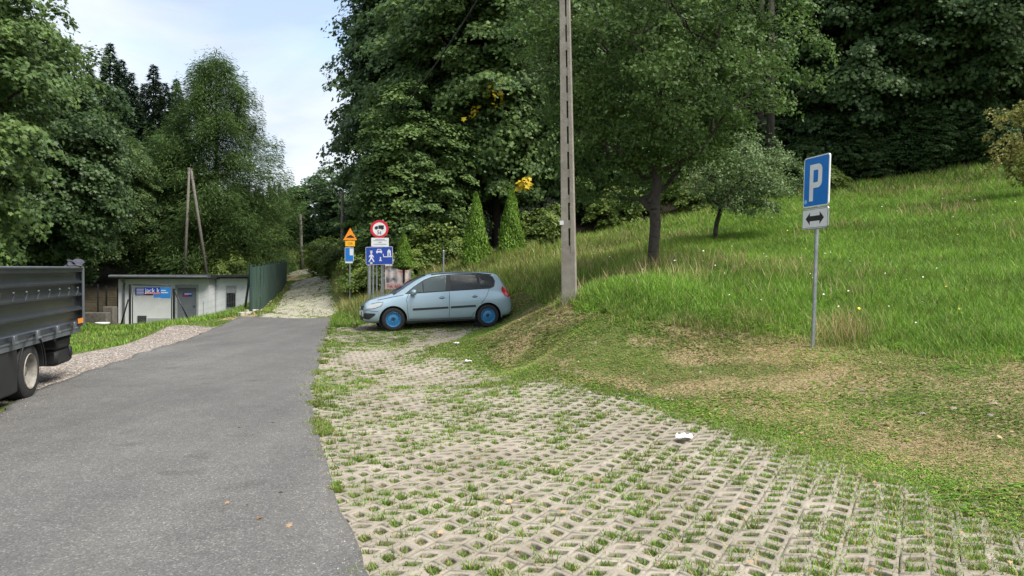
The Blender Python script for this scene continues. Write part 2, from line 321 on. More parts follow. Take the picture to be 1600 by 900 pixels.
def fac_(ch, nz, k=.8):
    m1 = n.new('ShaderNodeMath'); m1.operation = 'MULTIPLY_ADD'; l.new(nz, m1.inputs[0]); m1.inputs[1].default_value = k; m1.inputs[2].default_value = -.5*k
    m2 = n.new('ShaderNodeMath'); m2.operation = 'ADD'; l.new(m1.outputs[0], m2.inputs[0]); l.new(ch, m2.inputs[1])
    m3 = n.new('ShaderNodeMapRange'); l.new(m2.outputs[0], m3.inputs[0]); m3.inputs[1].default_value = .38; m3.inputs[2].default_value = .62; return m3.outputs[0]
at_ = n.new('ShaderNodeAttribute'); at_.attribute_name = 'mask'; sp = n.new('ShaderNodeSeparateColor'); l.new(at_.outputs['Color'], sp.inputs[0])
base = ramp_(noise_(5, 9, .7), (.3, (.045, .07, .016)), (.52, (.10, .14, .035)), (.7, (.20, .175, .08)))
dryc = ramp_(noise_(9, 9, .75), (.32, (.16, .14, .06)), (.5, (.31, .245, .14)), (.68, (.24, .175, .12)))
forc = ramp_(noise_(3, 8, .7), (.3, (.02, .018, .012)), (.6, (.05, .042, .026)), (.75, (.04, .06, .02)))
grav_v = n.new('ShaderNodeTexVoronoi'); grav_v.inputs['Scale'].default_value = 28; l.new(tcn.outputs['Object'], grav_v.inputs['Vector'])
sc_ = n.new('ShaderNodeSeparateColor'); l.new(grav_v.outputs['Color'], sc_.inputs[0])
gravc = ramp_(sc_.outputs[0], (0, (.085, .078, .065)), (.5, (.165, .148, .125)), (1, (.28, .25, .22)))
soilc = ramp_(noise_(40, 8, .7), (.3, (.12, .105, .06)), (.5, (.21, .18, .115)), (.66, (.13, .15, .05)))
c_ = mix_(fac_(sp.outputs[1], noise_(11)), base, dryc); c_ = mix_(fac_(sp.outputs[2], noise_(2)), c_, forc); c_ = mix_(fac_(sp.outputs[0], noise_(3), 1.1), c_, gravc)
c_ = mix_(fac_(at_.outputs['Alpha'], noise_(3), .3), c_, soilc)
l.new(c_, b.inputs['Base Color']); bp = n.new('ShaderNodeBump'); bp.inputs['Strength'].default_value = .9; bp.inputs['Distance'].default_value = .03
ad = n.new('ShaderNodeMath'); ad.operation = 'SUBTRACT'; l.new(noise_(45, 8, .7), ad.inputs[0]); l.new(grav_v.outputs['Distance'], ad.inputs[1]); l.new(ad.outputs[0], bp.inputs['Height']); l.new(bp.outputs[0], b.inputs['Normal'])
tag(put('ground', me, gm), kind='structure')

# ---------------------------------------------------------------- asphalt road
rm = bpy.data.materials.new('asphalt'); rm.use_nodes = True; n = rm.node_tree.nodes; l = rm.node_tree.links; b = n['Principled BSDF']; tcn = n.new('ShaderNodeTexCoord')
agg = n.new('ShaderNodeTexVoronoi'); agg.inputs['Scale'].default_value = 95; l.new(tcn.outputs['Object'], agg.inputs['Vector']); sc_ = n.new('ShaderNodeSeparateColor'); l.new(agg.outputs['Color'], sc_.inputs[0])
stones = ramp_(sc_.outputs[0], (0, (.086, .085, .085)), (.55, (.117, .115, .113)), (.9, (.142, .139, .134)), (1, (.23, .22, .205)))
broad = ramp_(noise_(.55, 5, .6), (.3, (.80, .80, .81)), (.7, (1.1, 1.09, 1.06)))
worn = ramp_(noise_(4, 8, .7), (.3, (.86, .86, .86)), (.7, (1.08, 1.08, 1.07)))
def mul_(a, b_):
    m_ = n.new('ShaderNodeMix'); m_.data_type = 'RGBA'; m_.blend_type = 'MULTIPLY'; m_.inputs[0].default_value = 1; l.new(a, m_.inputs[6]); l.new(b_, m_.inputs[7]); return m_.outputs[2]
mpg = n.new('ShaderNodeMapping'); mpg.inputs['Scale'].default_value = (1.5, .07, 1); mpg.inputs['Rotation'].default_value = (0, 0, R(-14)); l.new(tcn.outputs['Object'], mpg.inputs['Vector'])
tk = n.new('ShaderNodeTexNoise'); tk.inputs['Scale'].default_value = 1.0; tk.inputs['Detail'].default_value = 3; l.new(mpg.outputs[0], tk.inputs['Vector'])
tracks = ramp_(tk.outputs['Fac'], (.35, (.88, .88, .89)), (.65, (1.07, 1.07, 1.06)))
vc = n.new('ShaderNodeTexVoronoi'); vc.feature = 'DISTANCE_TO_EDGE'; vc.inputs['Scale'].default_value = .33; nzv = n.new('ShaderNodeTexNoise'); nzv.inputs['Scale'].default_value = 2.2; nzv.inputs['Detail'].default_value = 6
vm = n.new('ShaderNodeVectorMath'); vm.operation = 'MULTIPLY_ADD'; vm.inputs[1].default_value = (.55, .55, 0); l.new(tcn.outputs['Object'], nzv.inputs['Vector']); l.new(nzv.outputs['Color'], vm.inputs[0]); l.new(tcn.outputs['Object'], vm.inputs[2]); l.new(vm.outputs[0], vc.inputs['Vector'])
cracks = ramp_(vc.outputs['Distance'], (0, (.90, .90, .90)), (.003, (.95, .95, .95)), (.005, (1, 1, 1)))
spots = ramp_(noise_(1.7, 2, .4), (.26, (.80, .80, .80)), (.31, (1, 1, 1)))
l.new(mul_(mul_(mul_(mul_(mul_(stones, broad), worn), tracks), cracks), spots), b.inputs['Base Color']); b.inputs['Roughness'].default_value = .82; b.inputs['Specular IOR Level'].default_value = .35
bp = n.new('ShaderNodeBump'); bp.inputs['Strength'].default_value = .55; bp.inputs['Distance'].default_value = .008
l.new(agg.outputs['Distance'], bp.inputs['Height']); l.new(bp.outputs[0], b.inputs['Normal'])
ys = np.arange(-14, ROAD_END+.01, .14); t = np.linspace(0, 1, 32)
YY = np.repeat(ys[:, None], 32, 1); xl = XL(ys)+(vnoise(ys, ys*0, .5)-.5)*.16+(vnoise(ys, ys*0+9, .17)-.5)*.06; xr = XR(ys)+(vnoise(ys, ys*0+30, .45)-.5)*.05+(vnoise(ys, ys*0+50, .15)-.5)*.03
XX = xl[:, None]*(1-t)+xr[:, None]*t
YY = YY + np.where(ys[:, None] > ROAD_END-1.5, (ys[:, None]-(ROAD_END-1.5))/1.5*(t-.5)*-.9, 0)
top = np.stack([XX, YY, H(XX, YY)+.020], -1); ny_, nx_ = XX.shape
ring = [(0, j) for j in range(nx_)]+[(i, nx_-1) for i in range(1, ny_)]+[(ny_-1, j) for j in range(nx_-2, -1, -1)]+[(i, 0) for i in range(ny_-2, 0, -1)]
V = list(map(tuple, top.reshape(-1, 3))); idx = np.arange(ny_*nx_).reshape(ny_, nx_)
Fq = np.stack([idx[:-1, :-1], idx[:-1, 1:], idx[1:, 1:], idx[1:, :-1]], -1).reshape(-1, 4).tolist()
o0 = len(V); V += [(top[i, j, 0], top[i, j, 1], top[i, j, 2]-.09) for i, j in ring]; nr = len(ring)
Fq += [(int(idx[ring[k]]), o0+k, o0+(k+1) % nr, int(idx[ring[(k+1) % nr]])) for k in range(nr)]
me = bpy.data.meshes.new('road'); me.from_pydata(V, [], Fq); me.polygons.foreach_set('use_smooth', [True]*((ny_-1)*(nx_-1))+[False]*nr); me.update()
tag(put('road', me, rm), kind='structure')

# ---------------------------------------------------------------- concrete grid paving (parking lot and the steep path)
pm = bpy.data.materials.new('grid_paver_concrete'); pm.use_nodes = True; n = pm.node_tree.nodes; l = pm.node_tree.links; b = n['Principled BSDF']; tcn = n.new('ShaderNodeTexCoord')
gi = n.new('ShaderNodeNewGeometry')
pc1 = ramp_(noise_(1.3, 8, .65), (.3, (.225, .20, .16)), (.55, (.295, .265, .22)), (.75, (.34, .308, .26)))
pc2 = ramp_(noise_(55, 6, .7), (.3, (.72, .71, .68)), (.55, (1, 1, 1)), (.8, (1.1, 1.1, 1.08)))
pc3 = ramp_(gi.outputs['Random Per Island'], (0, (.88, .88, .87)), (1, (1.07, 1.06, 1.05)))
l.new(mul_(mul_(pc1, pc2), pc3), b.inputs['Base Color']); b.inputs['Roughness'].default_value = .92; b.inputs['Specular IOR Level'].default_value = .15
bp = n.new('ShaderNodeBump'); bp.inputs['Strength'].default_value = .5; bp.inputs['Distance'].default_value = .006; l.new(noise_(140, 5, .7), bp.inputs['Height']); l.new(bp.outputs[0], b.inputs['Normal'])
pm2 = pm.copy(); pm2.name = 'pale_path_concrete'
for e, c in zip([x for x in pm2.node_tree.nodes if x.type == 'VALTORGB'][0].color_ramp.elements, ((.27, .26, .20), (.35, .34, .275), (.40, .39, .32))): e.color = P3(c)
PA = .157
def paving(name, inside, ang, x0, x1, y0, y1, m, hole=.30, zoff=0.0):
    ca, sa = math.cos(ang), math.sin(ang); r_ = int(max(x1-x0, y1-y0)/PA*1.1)+3; cx, cy = (x0+x1)/2, (y0+y1)/2
    I, J = np.meshgrid(np.arange(-r_, r_), np.arange(-r_, r_)); I = I.ravel(); J = J.ravel()
    wx = lambda u, v: cx+ca*u-sa*v; wy = lambda u, v: cy+sa*u+ca*v
    warp = lambda u, v: v+.027*np.sin(PI*u/PA)
    uc, vc = I*PA, J*PA; X0, Y0 = wx(uc, vc), wy(uc, vc); k = inside(X0, Y0); I, J, uc, vc, X0, Y0 = (q_[k] for q_ in (I, J, uc, vc, X0, Y0))
    h = .5; ho = [(-h, -h), (0, -h), (h, -h), (h, 0), (h, h), (0, h), (-h, h), (-h, 0)]; hw = hole
    hi_ = [(-hw, -hw*.86), (0, -hw*.95), (hw, -hw*.86), (hw*1.07, 0), (hw, hw*.86), (0, hw*.95), (-hw, hw*.86), (-hw*1.07, 0)]
    O = np.array(ho)*PA; N_ = np.array(hi_)*PA; N = len(I)
    # a joint every second row and every fourth column
    jb = (J % 2 == 0); jt = (J % 2 == 1); jl = ((I+2*(J//2 % 2)) % 4 == 0); jr = ((I+2*(J//2 % 2)) % 4 == 3); g = .0028
    Ou = np.repeat(O[None, :, 0], N, 0); Ov = np.repeat(O[None, :, 1], N, 0); off = np.zeros((N, 8)); Gu = Ou.copy(); Gv = Ov.copy()
    for ks, j_, du, dv in (((0, 1, 2), jb, 0, 1), ((4, 5, 6), jt, 0, -1), ((0, 7, 6), jl, 1, 0), ((2, 3, 4), jr, -1, 0)):
        for k_ in ks: Gu[j_, k_] += du*g*1.5; Gv[j_, k_] += dv*g*1.5; off[j_, k_] = 1
    Nu = np.repeat(N_[None, :, 0], N, 0)*(1+rng.normal(0, .03, (N, 1))); Nv = np.repeat(N_[None, :, 1], N, 0)*(1+rng.normal(0, .03, (N, 1)))
    pid = (I+2*(J//2 % 2))//4*977+(J//2)*131; til = (np.sin(pid*12.9898)*43758.5453) % 1; til2 = (np.sin(pid*78.233)*9631.13) % 1
    def P_(u, v, dz):
        U = uc[:, None]+u; V_ = vc[:, None]+v; W = warp(U, V_); x, y = wx(U, W), wy(U, W)
        return np.stack([x, y, H(x, y)+dz+(til[:, None]-.5)*.004+zoff+(fbm(x, y, 1.4)-.5)*.006], -1)
    jd = off*.02
    rings = [P_(Ou+(Gu-Ou)*.4, Ov+(Gv-Ov)*.4, -jd), P_(Gu, Gv, -off*.001), P_(Nu*1.05, Nv*1.05, 0), P_(Nu, Nv, -.006), P_(Nu*.93, Nv*.93, -.05)]
    V = np.concatenate(rings, 1); K = 40
    tf = []
    for a_ in range(4):
        for k_ in range(8): tf.append((a_*8+k_, a_*8+(k_+1) % 8, (a_+1)*8+(k_+1) % 8, (a_+1)*8+k_))
    fl = np.array(tf).ravel(); Ff = (fl[None]+np.arange(N)[:, None]*K).ravel(); nf = N*len(tf)
    me = npmesh(name, V.reshape(-1, 3), Ff, np.arange(nf)*4, np.full(nf, 4))
    tag(put(name, me, m), kind='structure')
    return X0, wy(uc, warp(uc, vc)), I, J
def lot_in(x, y):
    g = fbm(x, y, 1.1)
    return in_lot(x, y) & (x > XR(y)-.13) & (x < XT(y)-.5*g+.35*(g < .4))
lx, ly, _, _ = paving('parking_pavement', lot_in, R(-29), -8, 6, 1, 24, pm)
px_, py_, _, _ = paving('path', lambda x, y: in_path(x, y) & (y > ROAD_END+.15), R(-14), -30, -5, 24, 73, pm2, .33)
# ---------------------------------------------------------------- trees
def graph_tree(clumps, base, fork, r_tip=.012, kk=.5, rmax=.3, jit=.12, seed=1, lift=.0):
    """branch skeleton: every clump centre is tied to the nearest node already in the graph"""
    rs = np.random.default_rng(seed); nodes = [np.array(base, float)]; par = [-1]
    base = np.array(base, float); fork = np.array(fork, float); nst = 5
    for i in range(1, nst+1):
        nodes.append(base+(fork-base)*i/nst+rs.normal(0, .010, 3)*(i < nst)); par.append(i-1)
    fi = len(nodes)-1; order = np.argsort(np.linalg.norm(clumps-fork, axis=1))
    for c in clumps[order]:
        Nn = np.array(nodes[fi:]); d = np.linalg.norm(Nn-c, axis=1)+.25*np.linalg.norm(Nn-fork, axis=1)+np.where(Nn[:, 2] > c[2]+.2, 1.2, 0)
        j = int(np.argmin(d))+fi; p = nodes[j]; L = np.linalg.norm(c-p); k = max(1, int(L/.55)); last = j
        for i in range(1, k+1):
            f = i/k; q_ = p+(c-p)*f; q_ = q_+np.array([0, 0, lift*L*math.sin(PI*f)])+(rs.normal(0, jit*min(L, 1)*.35, 3) if i < k else 0)
            nodes.append(q_); par.append(last); last = len(nodes)-1
    ch = np.zeros(len(nodes)); 
    for i in range(len(nodes)-1, 0, -1):
        ch[i] = max(ch[i], 1); ch[par[i]] += ch[i]
    r = np.minimum(r_tip*np.maximum(ch, 1)**kk, rmax)
    return np.array(nodes), par, r
def tubes(nodes, par, r, lim=0, sides=6, flare=1.35):
    mb = MB(); 
    for i in range(1, len(nodes)):
        if r[i] < lim: continue
        j = par[i]; rj = r[j]*(flare if j == 0 else 1)
        mb.cyl(nodes[j], nodes[i], min(rj, r[i]*1.35) if j > 5 else rj, r[i], 10 if r[i] > .07 else (sides if r[i] > .02 else 4), cap=False)
    return mb
def shell(K, rad, cz, seed, inner=.35, lob=.25, lowcut=None):
    rs = np.random.default_rng(seed); d = nrm(rs.normal(size=(K, 3))); lobes = nrm(rs.normal(size=(9, 3)))
    bump_ = 1+lob*(np.max(np.clip(d@lobes.T, 0, 1)**5, axis=1)-.45)*1.6
    t = (inner+(1-inner)*rs.random(K)**.45)*bump_
    c = d*np.array(rad)*t[:, None]; c[:, 2] += cz
    if lowcut is not None: c = c[c[:, 2] > lowcut]
    return c
def clump_leaves(cl, per, cr, leaf, ctr, seed, up=.8, out=.6, jit=.45, flat=.45, droop=.35, sv=.3):
    rs = np.random.default_rng(seed); K = len(cl); n_ = K*per; ci = np.repeat(np.arange(K), per)
    sz = (cr*(.6+.8*rs.random(K)))[ci]; a = rs.random(n_)*2*PI; rr = np.sqrt(rs.random(n_))*sz
    off = np.stack([np.cos(a)*rr, np.sin(a)*rr, rs.normal(0, .35, n_)*flat*sz-droop*rr*rr/np.maximum(sz, .01)], -1)
    outd = cl-np.array(ctr); outd[:, 2] *= .5; outd = nrm(outd)[ci]
    # shelves tilt outward and down
    off[:, 2] -= (off[:, :2]*outd[:, :2]).sum(-1)*.45
    C = cl[ci]+off; Nn = np.array([0, 0, up])+outd*out+nrm(off)*.35+rs.normal(0, jit, (n_, 3))
    return C, Nn, leaf*(1-sv+2*sv*rs.random(n_))
def broad(name, rad, cz, K, per, cr, leaf, lm, tmpl, seed, trunk_r=.22, base_h=2.0, lowcut=None, bark='darkbark', lim=.03, inner=.35, lob=.3, **kw):
    root = empty(name, (0, 0, 0)); cl = shell(K, rad, cz, seed, inner, lob, lowcut)
    nd_, pr, r = graph_tree(cl, (0, 0, -1.6), (0, 0, base_h), r_tip=.014, kk=.47, rmax=trunk_r, seed=seed, lift=.05)
    tubes(nd_, pr, r, lim).build('trunk', M[bark], root, smooth=True)
    C, Nn, s = clump_leaves(cl, per, cr, leaf, (0, 0, cz), seed+1, **kw); Tt = T_MAPLE if tmpl == 'maple' else T_RHOMB
    me = instmesh('crown', *Tt, *leaves(C, Nn, s)); put('crown', me, lm, root)
    return root
def conifer(name, h, rb, lm, seed, whorls=26, dens=16, droop=.25, spray=.42, z0=.1, feather=.5, trunk='darkbark', ragged=.2, width=.5, per=3, taper=.85, vj=.10):
    rs = np.random.default_rng(seed); root = empty(name, (0, 0, 0)); C = []; Dv = []; Nv = []; Sv = []; mb = MB(); mb.cyl((0, 0, -.4), (0, 0, h), .016*h, .01, 8)
    for i in range(whorls*3):
        f = (i+rs.random())/(whorls*3); z = h*(z0+(1-z0)*f); Lr = rb*(1-f)**taper*(1-ragged+2*ragged*rs.random())+.12; a0 = rs.random()*2*PI
        for k in range(2+int(rs.random()*1.6)):
            a = a0+k*2.3+rs.normal(0, .3); dx, dy = math.cos(a), math.sin(a); up_ = .35*f-.1
            tip = (dx*Lr, dy*Lr, z+up_*Lr-droop*Lr)
            if Lr > .5: mb.cyl((0, 0, z), tip, .022, .008, 3, cap=False)
            ns = max(4, int(Lr*dens))
            t = np.sqrt(rs.random(ns)); px = dx*Lr*t; py = dy*Lr*t; pz = z+(up_*t-droop*t*t)*Lr
            side = rs.normal(0, .24*Lr*(1.15-t)+.08, ns); px = px-dy*side; py = py+dx*side; pz = pz-np.abs(side)*.25-rs.random(ns)*feather*.2+rs.normal(0, vj, ns)
            C.append(np.stack([px, py, pz], -1)); dd = np.stack([dx-dy*np.sign(side)*.8, dy+dx*np.sign(side)*.8, -feather*(.3+rs.random(ns))], -1)
            Dv.append(dd); Nv.append(np.stack([rs.normal(0, .5, ns), rs.normal(0, .5, ns), np.ones(ns)], -1)); Sv.append(spray*(.6+.8*rs.random(ns)))
    mb.build('trunk', M[trunk], root); C, Dv, Nv, Sv = map(np.concatenate, (C, Dv, Nv, Sv))
    T = T_SPRAY[0]*np.array([width/.5, 1, 1]); me = instmesh('crown', T, T_SPRAY[1], *leaves(C, Nv, Sv, Dv*1.3)); put('crown', me, lm, root)
    return root
def thuja(name, h, r, seed):
    rs = np.random.default_rng(seed); root = empty(name, (0, 0, 0)); n_ = 9000; f = rs.random(n_)**1.25; a = rs.random(n_)*2*PI
    prof = r*np.minimum(1, (f*9+.35))*(1-f)**.72*(1+.12*np.sin(a*3+f*9)+.08*rs.normal(size=n_))
    t = .72+.28*rs.random(n_)**.5; C = np.stack([np.cos(a)*prof*t, np.sin(a)*prof*t, f*h], -1)
    o_ = np.stack([np.cos(a), np.sin(a), .25+0*a], -1); Dd = np.stack([np.cos(a)*.35, np.sin(a)*.35, 1+0*a], -1)
    me = instmesh('crown', *T_SPRAY, *leaves(C, o_+rs.normal(0, .45, (n_, 3)), .15*(.6+.7*rs.random(n_)), Dd*1.4)); put('crown', me, M['thuja'], root)
    mb = MB(); mb.cyl((0, 0, -.3), (0, 0, h*.7), .05, .02, 7); mb.build('trunk', M['bark'], root)
    return root
ends = {}
def place(proto, used, x, y, s, rz, label, cat, group=None, z=None, sz=None):
    o = proto if not used.get(proto.name) else copy_tree(proto)
    used[proto.name] = True; o.location = (x, y, h1(x, y) if z is None else z); o.scale = (s, s, s if sz is None else sz); o.rotation_euler = (0, 0, rz); tag(o, label, cat, group)
    return o
used = {}
def PX(px, D): return (px-800)/F*D
# prototypes
mapleA = broad('maple_tree', (4.4, 4.4, 7.2), 7.6, 820, 165, .80, .122, M['leaf'], 'maple', 11, .26, 3, lowcut=2.0)
mapleB = broad('maple_tree', (4.0, 4.3, 6.0), 6.6, 720, 150, .75, .125, M['leaf_dark'], 'maple', 23, .24, 2.6, lowcut=1.0)
mapleC = broad('maple_tree', (4.5, 4.4, 6.0), 7.4, 780, 120, .78, .135, M['leaf'], 'maple', 17, .28, 4.4, lowcut=4.2, lob=.45)
smallB = broad('sycamore_tree', (2.9, 2.9, 4.4), 4.9, 480, 100, .6, .17, M['leaf_light'], 'rhomb', 31, .15, 1.6, lob=.4)
G_L, G_R, G_F = 'maples along the left forest edge', 'maples along the right forest edge', 'trees on the far hillside'
place(mapleA, used, PX(-185, 21), 21, .93, .3, 'huge maple overhanging the grey tipper truck at the left edge of the photo', 'tree', G_L)
place(mapleB, used, PX(75, 33), 33, .88, 1.0, 'dark maple reaching left from behind the truck tailgate to the white hut', 'tree', G_L, z=h1(PX(75, 33), 33)+1.1)
place(mapleA, used, PX(-85, 34), 34, 1.02, 2.0, 'very tall maple rising behind the truck bed, topmost crown against the sky at upper left', 'tree', G_L)
place(mapleA, used, PX(150, 50), 50, .78, 3.1, 'maple directly behind the left corner of the white hut', 'tree', G_L)
place(mapleB, used, PX(215, 55), 55, .80, 4.2, 'maple behind the hut gate, below the thin spruce tops', 'tree', G_L)
place(mapleB, used, PX(-60, 44), 44, 1.3, 5.2, 'background maple filling the gap at the far left behind the truck', 'tree', G_L)
place(mapleA, used, PX(60, 45), 45, .74, .9, 'maple with its crown top just left of the tallest pointed spruce', 'tree', G_L)
place(smallB, used, PX(292, 56), 56, 1.03, .2, 'sycamore rising behind the A-shaped wooden pole', 'tree', 'young trees behind the white hut')
place(smallB, used, PX(352, 58), 58, .86, 1.7, 'young sycamore to the right of the A-shaped wooden pole, above the hut roof end', 'tree', 'young trees behind the white hut')
place(smallB, used, PX(250, 58), 58, .95, 3.0, 'sycamore left of the A-shaped pole, behind the grey hut door', 'tree', 'young trees behind the white hut')
# right forest edge
place(mapleC, used, PX(672, 46), 46, 1.42, 1.2, 'tallest broad tree leaning over the path against the sky, centre of the photo', 'tree', G_R)
place(smallB, used, PX(638, 34), 34, 1.0, 2.2, 'pointed dense tree right behind the blue traffic signs', 'tree', G_R, sz=.86)
place(smallB, used, PX(606, 38), 38, .62, 5.0, 'low leafy tree half hiding the orange triangle sign', 'tree', G_R)
place(mapleA, used, PX(775, 36.5), 36.5, 1.12, 4.0, 'maple with yellowing leaves standing behind the pair of clipped thujas', 'tree', G_R)
place(mapleB, used, PX(715, 42), 42, 1.45, .6, 'tall maple between the leaning tree and the yellowing maple, behind the overhead wire', 'tree', G_R)
place(mapleB, used, PX(880, 40), 40, 1.35, 2.6, 'maple directly behind the concrete pole', 'tree', G_R)
place(mapleA, used, PX(1000, 43), 43, 1.3, 5.6, 'dark maple behind the fruit tree with the forked trunk', 'tree', G_R)
place(mapleB, used, PX(1125, 43), 43, 1.3, 3.6, 'dark maple behind the small silvery apple tree', 'tree', G_R)
place(mapleB, used, PX(1325, 37), 37, 1.15, 1.9, 'dark maple with drooping branches right behind the parking sign', 'tree', G_R)
place(mapleB, used, PX(1475, 36), 36, 1.2, .1, 'dark maple second from the right edge, overhanging the meadow top', 'tree', G_R)
place(mapleA, used, PX(1625, 37), 37, 1.15, 2.4, 'dark maple at the upper right corner behind the yellow-leaved tree', 'tree', G_R)
for px, D, s, rz, lb in ((1215, 47, 1.3, 1, 'shaded maple deep in the forest behind the bare spruce trunks'), (1400, 47, 1.4, 2, 'shaded maple deep in the forest above the meadow crest'),
                         (1570, 48, 1.4, 3, 'shaded maple deep in the forest at the far right'), (930, 52, 1.5, 4, 'shaded tall maple deep in the forest behind the concrete pole'), (1060, 54, 1.5, 5, 'shaded tall maple deep in the forest between fruit tree and apple tree'),
                         (800, 52, 1.5, 0, 'tall maple far behind the pair of thujas')):
    place(mapleB, used, PX(px, D), D, s, rz, lb, 'tree', G_R)
place(mapleA, used, 26, 17, 1.1, 1, 'maple outside the picture to the right of the meadow', 'tree', G_R) if False else None

for k, (px, D, s) in enumerate(((1170, 40, .8), (1255, 38.5, .85), (1330, 39.5, .85), (1400, 38.5, .9), (1470, 39.5, .85), (1540, 38.5, .9), (1610, 39, .9), (1050, 39, .7), (955, 39, .7))):
    place(mapleB, used, PX(px, D), D, s*.8, k*1.7, 'young shaded maple growing under the tall maples of the right forest', 'tree', 'young trees under the right forest edge', z=h1(PX(px, D), D)-.9, sz=s*.66)
# spruces, larch
spruce = conifer('spruce_tree', 21, 3.2, M['needle'], 5, 38, 48, .32, .40, .06, .6)
for px, D, top, rz, lb in ((172, 62, 66, 0, 'tallest pointed spruce against the sky at upper left'), (205, 66, 112, 1, 'narrow spruce just right of the tallest pointed one'), (240, 62, 100, 2, 'ragged dark spruce with a crooked top left of the larch'),
                           (275, 70, 122, 3, 'dark spruce half hidden behind the larch'), (140, 70, 100, 4, 'dark spruce left of the tallest pointed one'), (225, 72, 130, 5, 'dark spruce in the row behind the crooked-topped one'), (190, 74, 92, 2.5, 'slim spruce tip just behind the tallest pointed spruce'), (258, 66, 128, 3.5, 'dark spruce directly left of the larch'), (105, 72, 120, 1.5, 'spruce mostly hidden behind the tall maple at upper left')):
    x = PX(px, D); zt = CAMH+(450-top)*D/F; g = h1(x, D); s = (zt-g)/21
    place(spruce, used, x, D, s*1.15, rz, lb, 'tree', 'spruces on the left skyline', sz=s)
larch = conifer('larch_tree', 19, 6.4, M['larch'], 8, 50, 95, .20, .30, .06, 1.3, ragged=.4, width=.36, taper=.60, vj=.42)
x = PX(338, 57); zt = CAMH+(450-88)*57/F; s = (zt-h1(x, 57))/19; place(larch, used, x, 57, 1.0, .6, 'tall feathery larch with drooping twigs, left of the open sky', 'tree', sz=s)
# dead trunks in the dark gap and spruce boles
mb_used = False
for i, (px, D, r_, lb) in enumerate(((1188, 35, .16, 'bare brown trunk left in the dark gap behind the apple tree'), (1203, 33.5, .2, 'thick bare trunk in the dark gap behind the apple tree'), (1222, 38, .13, 'thin bare trunk right in the dark gap near the parking sign'), (1165, 39, .14, 'thin shaded trunk behind the apple tree crown'))):
    root = empty('spruce_trunk_tree', (PX(px, D), D, h1(PX(px, D), D))); mb = MB(); mb.cyl((0, 0, -.3), (0.1, 0, 13), r_, r_*.5, 10)
    rs = random.Random(i)
    for k in range(22): z = 1.5+k*.45; a = rs.random()*6.28; mb.cyl((0, 0, z), (math.cos(a)*1.1, math.sin(a)*1.1, z-.15), .02, .006, 4)
    mb.build('trunk', M['darkbark'], root, smooth=True); tag(root, lb, 'tree', 'bare spruce trunks inside the forest')

# trees down the valley and far hillside
darkfar = broad('alder_tree', (3.3, 3.3, 5.2), 5.6, 480, 55, .62, .26, M['leaf_dark'], 'rhomb', 41, .16, 2, lob=.4)
for px, D, top, s0, rz, lb in ((500, 84, 268, 1.15, 0, 'dark round tree at the end of the path, left one'), (548, 80, 262, 1.2, 2, 'dark round tree at the end of the path, right of its twin'), (578, 70, 280, 1.1, 3, 'dark tree behind the orange warning sign')):
    x = PX(px, D); zt = CAMH+(450-top)*D/F; g = h1(x, D)-.5; s = (zt-g)/11.0; place(darkfar, used, x, D, s0, rz, lb, 'tree', z=g, sz=s)
rs = random.Random(3)
farspots = [(px, D, top) for D, top, pxs in ((105, 322, range(400, 486, 16)), (135, 306, range(392, 478, 12)), (170, 296, range(396, 484, 9)), (200, 290, range(380, 482, 8))) for px in pxs]
for i, (px, D, top) in enumerate(farspots):
    px += rs.uniform(-4, 4); top += rs.uniform(-7, 9); x = PX(px, D); g = h1(x, D)-.4; zt = CAMH+(450-top)*D/F
    pr, hh, w0 = ((spruce, 21, .75) if (D > 150 or rs.random() < .35) else (darkfar if rs.random() < .4 else smallB, 10.5, 1.1))
    s = max((zt-g)/hh, .35)
    place(pr, used, x, D, min(w0, max(s*.95, .4)) if hh == 21 else min(1.5, max(s, .7)), rs.random()*6, 'distant tree on the hillside seen through the gap above the fence', 'tree', G_F, z=g, sz=s)
# bushes
bush = broad('bush', (1.5, 1.5, 1.15), 1.0, 130, 60, .42, .15, M['leaf_bush'], 'rhomb', 51, .04, .3, bark='bark', lob=.5, inner=.2)
for px, D, s, rz, lb in ((394, 57, 1.5, 0, 'round green bush behind the near part of the green fence'), (428, 62, 1.25, 1, 'green bush behind the far part of the green fence'), (366, 54, 1.2, 2, 'low bush above the right end of the hut roof'), (345, 52, 1.1, 4, 'low bush above the middle of the hut annex roof'),
                         (515, 52, 1.1, 2.4, 'light green bush beside the top of the path'), (532, 45, .8, 3, 'yellow-green bush under the orange warning sign'), (566, 38, .55, 4, 'yellow-green bush left of the blue traffic sign posts'), (500, 64, 1.2, 5, 'bush at the far end of the path by the wooden pole'), (452, 84, 1.9, 1, 'bush on the slope beyond the fence end'), (430, 92, 2.4, 2, 'pale bush on the far slope left of the wooden pole'), (575, 31, .75, 1, 'leafy bush at the foot of the traffic sign posts'), (617, 30, .7, 2, 'low bush behind the red and white banner')):
    place(bush, used, PX(px, D), D, s, rz, lb, 'bush', 'bushes round the path and hut')
for px, D, s, rz, lb in ((655, 31.5, .8, 1, 'shrub between banner and left thuja under the maples'), (700, 32, .85, 2, 'shrub just left of the taller thujas'), (845, 32.5, .8, 4, 'shrub left of the concrete pole at the forest edge'), (960, 35, .9, 5, 'shrub behind the fruit tree trunk at the forest edge'), (1080, 34, .8, 5.5, 'shrub left of the apple tree at the forest edge'), (1180, 33, .8, .5, 'shrub right of the apple tree at the forest edge'), (1290, 33, .6, .9, 'shrub behind the parking sign at the forest edge')):
    place(bush, used, PX(px, D), D, s, rz, lb, 'bush', 'shrubs under the right forest edge')
